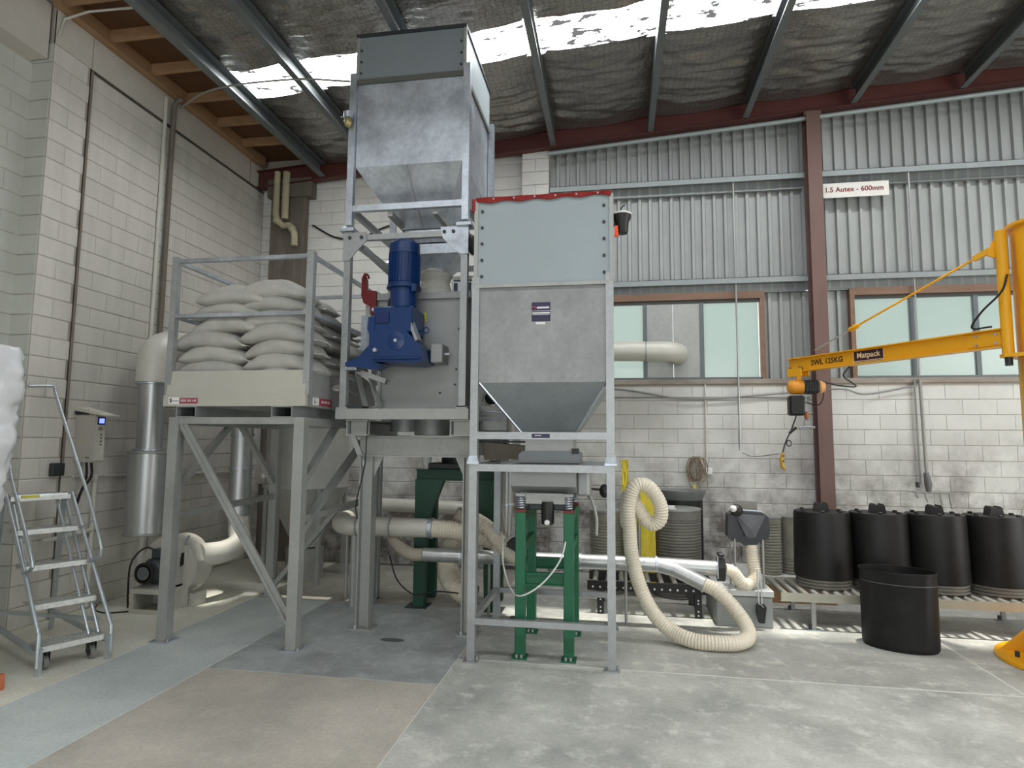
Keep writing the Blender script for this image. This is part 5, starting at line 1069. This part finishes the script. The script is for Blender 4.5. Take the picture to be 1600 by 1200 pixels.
tag(B().tube([(-5.535, 6.7, 2.98), (-5.535, 6.7, 6.05), (-5.5, 6.7, 6.1), (-5.42, 6.7, 6.14)], .03, 12).obj('dark_pipe', mat('grey_brown_pipe', (112, 104, 92), .6), None), 'dark pipe running up the left wall to the timber soffit', 'pipe')
tag(B().tube(bez([(-5.5, 6.75, 6.05), (-4.6, 6.2, 5.9), (-3.4, 5.8, 5.66), (-2.62, 5.56, 5.42)]), .011, 8).obj('air_line', pipe_grey, None), 'thin air line crossing from the left wall to the tall hopper', 'cable')
tag(B().tube([(-5.56, 5.07, 5.88), (-5.56, 5.12, 6.1), (-5.3, 5.14, 6.17), (-4.75, 5.16, 6.17)], .012, 8).obj('white_conduit', duct_white, None), 'white conduit bent over the top corner of the left wall', 'conduit')
tag(B().tube([(-5.81, 4.62, 2.0), (-5.81, 4.62, 5.6)], .014, 8).obj('dark_conduit', dark, None), 'dark conduit running up the recessed wall at the left edge', 'conduit')
dp = thing('drain_pipe', 'cream drain pipes with an offset bend on the stained corner pilaster', 'pipe', (-5.05, 8.6, 5.0))
B().tube(bez([(-5.2, 8.6, 6.0), (-5.2, 8.6, 5.5), (-5.19, 8.6, 5.28), (-5.08, 8.6, 5.14), (-4.96, 8.6, 5.12), (-4.88, 8.6, 5.0), (-4.87, 8.6, 4.8)]), .05, 14).obj('pipe_run', pvc, dp)
B().tube([(-5.06, 8.62, 6.0), (-5.06, 8.62, 5.24)], .055, 14).obj('pipe_run', pvc, dp)
for p in ((-5.18, 8.6, 5.22), (-4.92, 8.6, 5.08)): B().sph(p, .062, 12).obj('elbow_fitting', pvc, dp)
tag(B().tube(bez([(-4.7, 8.83, 5.2), (-4.3, 8.83, 4.98), (-3.9, 8.83, 4.95), (-3.5, 8.82, 5.1), (-3.0, 8.82, 5.22)]), .014, 8).obj('black_cable', black, None), 'black cable sagging across the top of the block wall left of the tall hopper', 'cable')
sw = thing('isolator_switch', 'grey isolator switch with round knob and blue plug on the far corner', 'switch', (-5.2, 8.66, 1.25))
B().box(-5.36, -5.1, 8.62, 8.709, 1.14, 1.39, .01).obj('switch_body', mat('switch_grey', (176, 172, 162), .5), sw, smooth=False)
B().lathe((-5.2, 8.62, 1.27), [(.001, -.03), (.04, -.03), (.045, 0)], 16, ax='y').obj('switch_knob', white_p, sw)
B().box(-5.1, -4.97, 8.6, 8.709, 1.18, 1.35, .008).obj('blue_plug', blue, sw, smooth=False)
# ------------------------------------------------ crane
cr = thing('jib_crane', 'yellow pillar jib crane with tie rod at the right edge', 'crane', (3.8, 6.0, 0))
KX, KY = 3.8, 5.94
B().lathe((KX, KY, 0), [(.001, .03), (.3, .03), (.3, 3.72), (.001, 3.72)], 40).obj('pillar', yellow, cr)
B().lathe((KX, KY, 0), [(.001, 0), (.6, 0), (.605, .01), (.6, .03), (.001, .03)], 48).obj('base_plate', yellow, cr)
for k in range(8):
    a = 2*PI*k/8+.25; ca, sa = math.cos(a), math.sin(a)
    b = B().prism([(.29, .03), (.55, .03), (.52, .07), (.32, .3), (.29, .3)], .015, 'y', -.0075); b.v = [(KX+x*ca-y*sa, KY+x*sa+y*ca, z) for x, y, z in b.v]; b.obj('base_gusset', yellow, cr, smooth=False)
    bb = B(); x_, y_ = KX+.47*math.cos(a+.39), KY+.47*math.sin(a+.39); bb.cyl((x_, y_, .03), (x_, y_, .075), .018, 8); bb.obj('anchor_bolt', dark, cr)
B().lathe((KX, KY, 3.72), [(.001, 0), (.31, 0), (.34, .01), (.34, .035), (.001, .04)], 40).obj('cap_plate', yellow, cr)
hx, hy = 3.42, 6.0
B().prism([(KX-.1, KY-.28), (KX-.1, KY+.3), (hx+.02, hy+.07), (hx-.06, hy+.02), (hx-.06, hy-.05)], .02, 'z', 3.715).obj('upper_hinge_plate', yellow, cr, smooth=False)
B().prism([(KX-.1, KY-.28), (KX-.1, KY+.3), (hx+.02, hy+.07), (hx-.06, hy+.02), (hx-.06, hy-.05)], .03, 'z', 2.57).obj('lower_hinge_plate', yellow, cr, smooth=False)
B().cyl((hx, hy, 2.6), (hx, hy, 3.715), .045, 20).obj('swing_post', yellow, cr)
B().cyl((hx, hy, 2.5), (hx, hy, 2.57), .03, 12).obj('hinge_pin', dark, cr)
jd = Vector((2.12-hx, 7.93-hy, 0)); JL = jd.length; jd.normalize(); jn = Vector((jd.y, -jd.x, 0))   # jn points away from web front?
if jn.dot(Vector((0, -1, 0))) < 0: jn = -jn
j0 = Vector((hx, hy, 2.745)); jp = lambda t, z, o=0.: Vector((hx, hy, 0))+jd*t+jn*o+Vector((0, 0, z))
B().ibeam(jp(.03, 2.75), jp(JL, 2.75), .1, .17, .012).obj('jib_beam', yellow, cr, smooth=False)
B().box(hx-.03, hx+.0, hy-.02, hy+.02, 2.66, 2.84).obj('beam_shoe', yellow, cr, smooth=False)
B().bar(jp(.02, 2.75, .012), jp(.32, 2.75, .012), .012, .12).obj('splice_plate', yellow, cr, smooth=False)
bb = B()
for t in (.08, .24):
    for z in (2.71, 2.79): bb.cyl(jp(t, z, .018), jp(t, z, .03), .012, 8)
bb.obj('splice_bolts', galv_bright, cr)['kind'] = 'stuff'
a0 = jp(JL-.36, 2.9); a1 = Vector((hx-.06, hy+.03, 3.56)); tm = a0.lerp(a1, .27)
B().cyl(a0, tm, .008, 8).obj('tie_rod', galv_bright, cr); B().cyl(tm, a1, .011, 10).obj('tie_rod', yellow, cr)
dd = (a1-a0).normalized()
B().tube([tm-dd*.07, tm-dd*.04, tm+dd*.05, tm+dd*.08], [.01, .028, .028, .012], 10).obj('turnbuckle', yellow, cr)
B().bar(a1-dd*.02, a1-dd*.16, .03, .05).obj('clevis', yellow, cr, smooth=False)
B().prism([(0, 2.835), (.16, 2.835), (.1, 2.9), (.05, 2.9)], .02, 'y', 0).obj('tie_lug', yellow, cr, smooth=False)
lg = cr.children[-1]
for v in lg.data.vertices:
    p = v.co+cr.location; q = jp(JL-.44+p.x, p.z, p.y-.01); v.co = q-cr.location
B().prism([(hx-.11, 3.5), (hx-.01, 3.46), (hx-.01, 3.68), (hx-.06, 3.62)], .02, 'y', hy+.01).obj('rod_lug', yellow, cr, smooth=False)
rt_ = -jd
text('SWL 125KG', .085, ink_blk, cr, jp(JL-.52, 2.75, .007), rt_, (0, 0, 1), bold=.002, sx=.95)
pl = B().bar(jp(JL-1.2, 2.745, .0085), jp(JL-.86, 2.745, .0085), .005, .13).obj('maroon_plate', maroon, cr, smooth=False)
text('Matpack', .085, gold_ink, pl, jp(JL-1.03, 2.762, .0115), rt_, (0, 0, 1), bold=.0012, sx=.92)
for z in (2.703, 2.69): B().bar(jp(JL-1.2, z, .0115), jp(JL-.86, z, .0115), .002, .006).obj('plate_line', gold_ink, pl, smooth=False)
for t in (-1.2, -.86): B().bar(jp(JL+t, 2.68, .0115), jp(JL+t, 2.81, .0115), .004, .004).obj('plate_line', gold_ink, pl, smooth=False)
B().tube(bez([jp(.1, 2.86, .03), jp(.25, 2.87, .05), jp(.16, 3.0, .06), Vector((hx-.05, hy-.05, 3.15)), Vector((hx, hy-.06, 3.3))]), .009, 8).obj('supply_cable', black, cr)
ht = thing('chain_hoist', 'orange and black electric chain hoist hanging under the tip of the yellow jib', 'hoist', (2.2, 7.85, 2.5))
ho = jp(JL-.14, 0)
B().bar(jp(JL-.22, 2.66, .06), jp(JL-.02, 2.66, .06), .012, .1).bar(jp(JL-.22, 2.66, -.06), jp(JL-.02, 2.66, -.06), .012, .1).obj('trolley_plates', yellow, ht, smooth=False)
for t in (-.19, -.05):
    for o_ in (.045, -.045): B().cyl(jp(JL+t, 2.695, o_-.012), jp(JL+t, 2.695, o_+.012), .028, 12).obj('trolley_wheel', dark, ht)
B().bar(jp(JL-.12, 2.62), jp(JL-.12, 2.54), .05, .05).obj('suspension_lug', yellow, ht, smooth=False)
hx2, hy2 = ho.x, ho.y
B().lathe((hx2-.14, hy2, 2.48), [(.001, 0), (.05, 0), (.075, .02), (.085, .05), (.085, .17), (.001, .17)], 22, ax='x').obj('motor_cover', orange, ht)
B().box(hx2+.03, hx2+.2, hy2-.09, hy2+.09, 2.41, 2.55, .015).obj('gear_case', dark, ht, smooth=False)
bb = B()
for k in range(5): bb.box(hx2+.045+k*.03, hx2+.055+k*.03, hy2-.1, hy2+.1, 2.4, 2.56)
bb.obj('gear_fins', black, ht, smooth=False)
B().lathe((hx2+.2, hy2, 2.48), [(.07, 0), (.08, .02), (.06, .07), (.001, .08)], 18, ax='x').obj('end_cover', mat('pale_orange', (232, 176, 110), .5), ht)
B().box(hx2-.14, hx2+.03, hy2-.07, hy2+.07, 2.14, 2.38, .02).obj('chain_bag', black, ht, smooth=False)
B().cyl((hx2+.06, hy2, 2.18), (hx2+.06, hy2, 2.42), .006, 6).obj('load_chain', steel_rod, ht)
B().lathe((hx2+.06, hy2, 2.09), [(.001, 0), (.02, .01), (.03, .05), (.025, .09), (.001, .1)], 12).obj('hook_block', mat('rust_orange', (170, 100, 50), .6), ht)
B().tube([(hx2+.06+.028*math.cos(a*.45), hy2, 2.055+.04*math.sin(a*.45)) for a in range(15)], .007, 8).obj('shackle', steel_rod, ht)
B().tube([(hx2-.03, hy2, 2.0), (hx2+.06, hy2, 2.012), (hx2+.15, hy2, 2.0)], .014, 8).obj('spreader_bar', galv_bright, ht)
for x_ in (hx2+.0, hx2+.12): B().cyl((x_, hy2, 1.93), (x_, hy2, 2.0), .005, 6).obj('spreader_pin', steel_rod, ht)
B().tube(bez([(hx2+.05, hy2, 2.3), (hx2+.2, hy2, 2.27), (hx2+.26, hy2, 2.38), (hx2+.24, hy2, 2.46)]), .007, 8).obj('hoist_cable', black, ht)
B().tube(bez([(hx2+.24, hy2, 2.55), (hx2+.4, hy2-.1, 2.49), (hx2+.55, hy2-.2, 2.47), jp(JL-.72, 2.56), jp(JL-.8, 2.66)]), .008, 8).obj('feed_cable', black, ht)
B().tube(bez([(hx2-.05, hy2, 2.15), (hx2-.09, hy2, 2.04), (hx2-.12, hy2, 1.96), (hx2-.16, hy2, 1.88), (hx2-.2, hy2, 1.78), (hx2-.22, hy2, 1.7)]), .008, 8).obj('pendant_cable', black, ht)
B().tube([(hx2-.15+.028*math.cos(a*.5), hy2-.01, 1.81+.035*math.sin(a*.5)) for a in range(13)], .006, 6).obj('cable_loop', black, ht)
B().bar((hx2-.14, hy2, 1.93), (hx2-.06, hy2, 2.0), .02, .03).obj('cable_tie', black, ht)
B().tube([(hx2-.22, hy2, 1.7), (hx2-.235, hy2, 1.62), (hx2-.23, hy2, 1.53), (hx2-.2, hy2, 1.5)], [.02, .026, .024, .015], 12).obj('pendant_control', mat('dull_yellow_pendant', (200, 160, 62), .5, var=.15), ht)
bb = B()
for z in (1.66, 1.6): bb.cyl((hx2-.225, hy2-.03, z), (hx2-.225, hy2-.024, z), .012, 8)
bb.obj('pendant_buttons', ink_red, ht)
tag(B().tube(bez([(1.7, 8.76, 1.68), (1.75, 8.3, 1.64), (hx2-.26, hy2+.02, 1.685)]), .006, 6).obj('pull_cord', steel_rod, None), 'thin cord tied from the wall rod to the yellow hoist pendant', 'cord')
# ------------------------------------------------ back wall fittings
sg = thing('wall_sign', 'white board with dark red lettering high on the corrugated cladding', 'sign', (3.25, YB-.1, 5.26))
B().box(2.82, 3.68, YB-.11, YB-.1, 5.16, 5.365, .002).obj('sign_board', sign_w, sg, smooth=False)
text('1.5 Autex - 600mm', .095, ink_red, sg, (3.24, YB-.111, 5.268), bold=.002)
wd = thing('window_duct', 'pale round duct bending into the sheet panel of the window', 'duct', (.3, 8.4, 3.03))
B().tube(bez([(-1.2, 8.4, 3.04), (-.2, 8.4, 3.04), (.5, 8.4, 3.03), (.74, 8.45, 3.03), (.86, 8.6, 3.03), (.88, YB+.0, 3.03)], 8), .135, 26).obj('duct_tube', duct_white, wd)
B().lathe((.42, 8.4, 3.03), [(.135, -.012), (.14, -.01), (.14, .01), (.135, .012)], 26, ax='x').obj('duct_collar', galv_dull, wd)
tag(B().tube([(1.245, YB-.012, 2.62), (1.245, YB-.012, 1.5)], .012, 8).box(1.23, 1.26, YB-.03, YB, 2.36, 2.4).obj('wall_conduit', mat('white_conduit_paint', (206, 204, 196), .6), None), 'white conduit dropping down the block wall to the small socket box', 'conduit')
rb = thing('rope_coil', 'tan coil of rope and cable hanging on the back wall', 'rope', (1.1, YB-.05, 1.45))
for k in range(9):
    r0 = .075+.012*rnd.random(); pts = []
    for i in range(25):
        a = 2*PI*i/24; pts.append((1.09+(r0+.02*rnd.random())*math.sin(a)*.9+.01*k*math.sin(k), YB-.03-.006*k, 1.45+(.15+.012*rnd.random())*math.cos(a)+.012*math.sin(k*2.)))
    B().tube(pts, .006, 6).obj('rope_turn', rope_m, rb)
for x0 in (1.03, 1.14): B().tube(bez([(x0, YB-.08, 1.42), (x0-.03, YB-.09, 1.3), (x0+.03, YB-.09, 1.16), (x0+.1, YB-.08, 1.2), (x0+.09, YB-.07, 1.4)]), .005, 6).obj('rope_tail', rope_m, rb)
B().box(1.055, 1.085, YB-.09, YB-.08, 1.19, 1.25).obj('yellow_tag', yel_lab, rb, smooth=False)
tag(B().box(1.225, 1.31, YB-.06, YB-.002, 1.38, 1.47, .006).obj('socket_box', white_p, None, smooth=False), 'small white socket box beside the rope coil', 'socket')
tp = thing('tap_manifold', 'grey pipe with a row of taps low on the back wall behind the black drums', 'pipe', (3.98, YB-.1, 1.4))
B().cyl((3.96, YB-.09, 1.28), (3.95, YB-.06, 2.66), .02, 10).obj('riser', pipe_grey, tp); B().cyl((3.9, YB-.05, 1.3), (3.89, YB-.05, 2.66), .011, 8).obj('riser', pipe_grey, tp)
B().tube([(3.95, YB-.09, 1.45), (3.97, YB-.09, 1.3), (3.97, YB-.09, 1.21)], [.03, .045, .03], 12).obj('regulator', mat('dark_grey_regulator', (104, 104, 100), .5), tp)
B().cyl((3.8, YB-.09, 1.2), (4.22, YB-.09, 1.2), .014, 10).obj('manifold_bar', pipe_grey, tp)
for x_, l_ in ((3.82, .07), (3.93, .12), (4.1, .16), (4.21, .2)): B().tube([(x_, YB-.09, 1.2), (x_, YB-.1, 1.2-l_*.5), (x_+.01, YB-.12, 1.2-l_)], .012, 8).obj('tap', pipe_grey, tp)
B().box(3.83, 3.86, YB-.12, YB-.06, 1.26, 1.33, .004).obj('valve_lever', dark, tp)
tag(B().tube(bez([(-.9, YB-.04, 2.62), (.1, YB-.04, 2.55), (.9, YB-.05, 2.42), (1.5, YB-.05, 2.43), (2.4, YB-.06, 2.5), (2.9, YB-.3, 2.52), (3.3, YB-.06, 2.47), (3.92, YB-.05, 2.58)]), .012, 8).obj('sill_cable', pipe_grey, None), 'grey cable sagging along the wall just below the window sill', 'cable')
tag(B().tube([(.0, YB-.02, 2.44), (2.6, YB-.02, 2.43)], .009, 8).obj('wall_cable', pipe_grey, None), 'thin straight grey conduit along the top of the block wall', 'conduit')
tag(B().tube(bez([(-2.33, 5.6, 2.0), (-2.34, 5.6, 1.8), (-2.36, 5.62, 1.55), (-2.45, 5.66, 1.2), (-2.44, 5.68, 1.05)]), .006, 6).obj('black_lead', black, None), 'thin black lead hanging down beside the left leg of the mixer stand', 'cable')
tag(B().tube(bez([(-2.3, 6.2, .62), (-2.2, 6.15, .4), (-2.05, 6.15, .27), (-1.95, 6.2, .25), (-1.8, 6.3, .26), (-1.6, 6.35, .24)]), .008, 6).obj('black_lead', black, None), 'black lead drooping under the low zinc pipe', 'cable')
tag(B().tube(bez([(-5.53, 6.02, .012), (-5.4, 5.86, .008), (-5.2, 5.78, .008), (-5.0, 5.87, .008)]), .007, 8).obj('floor_lead', black, None), 'black lead lying on the floor between the ladder and the blower', 'cable')
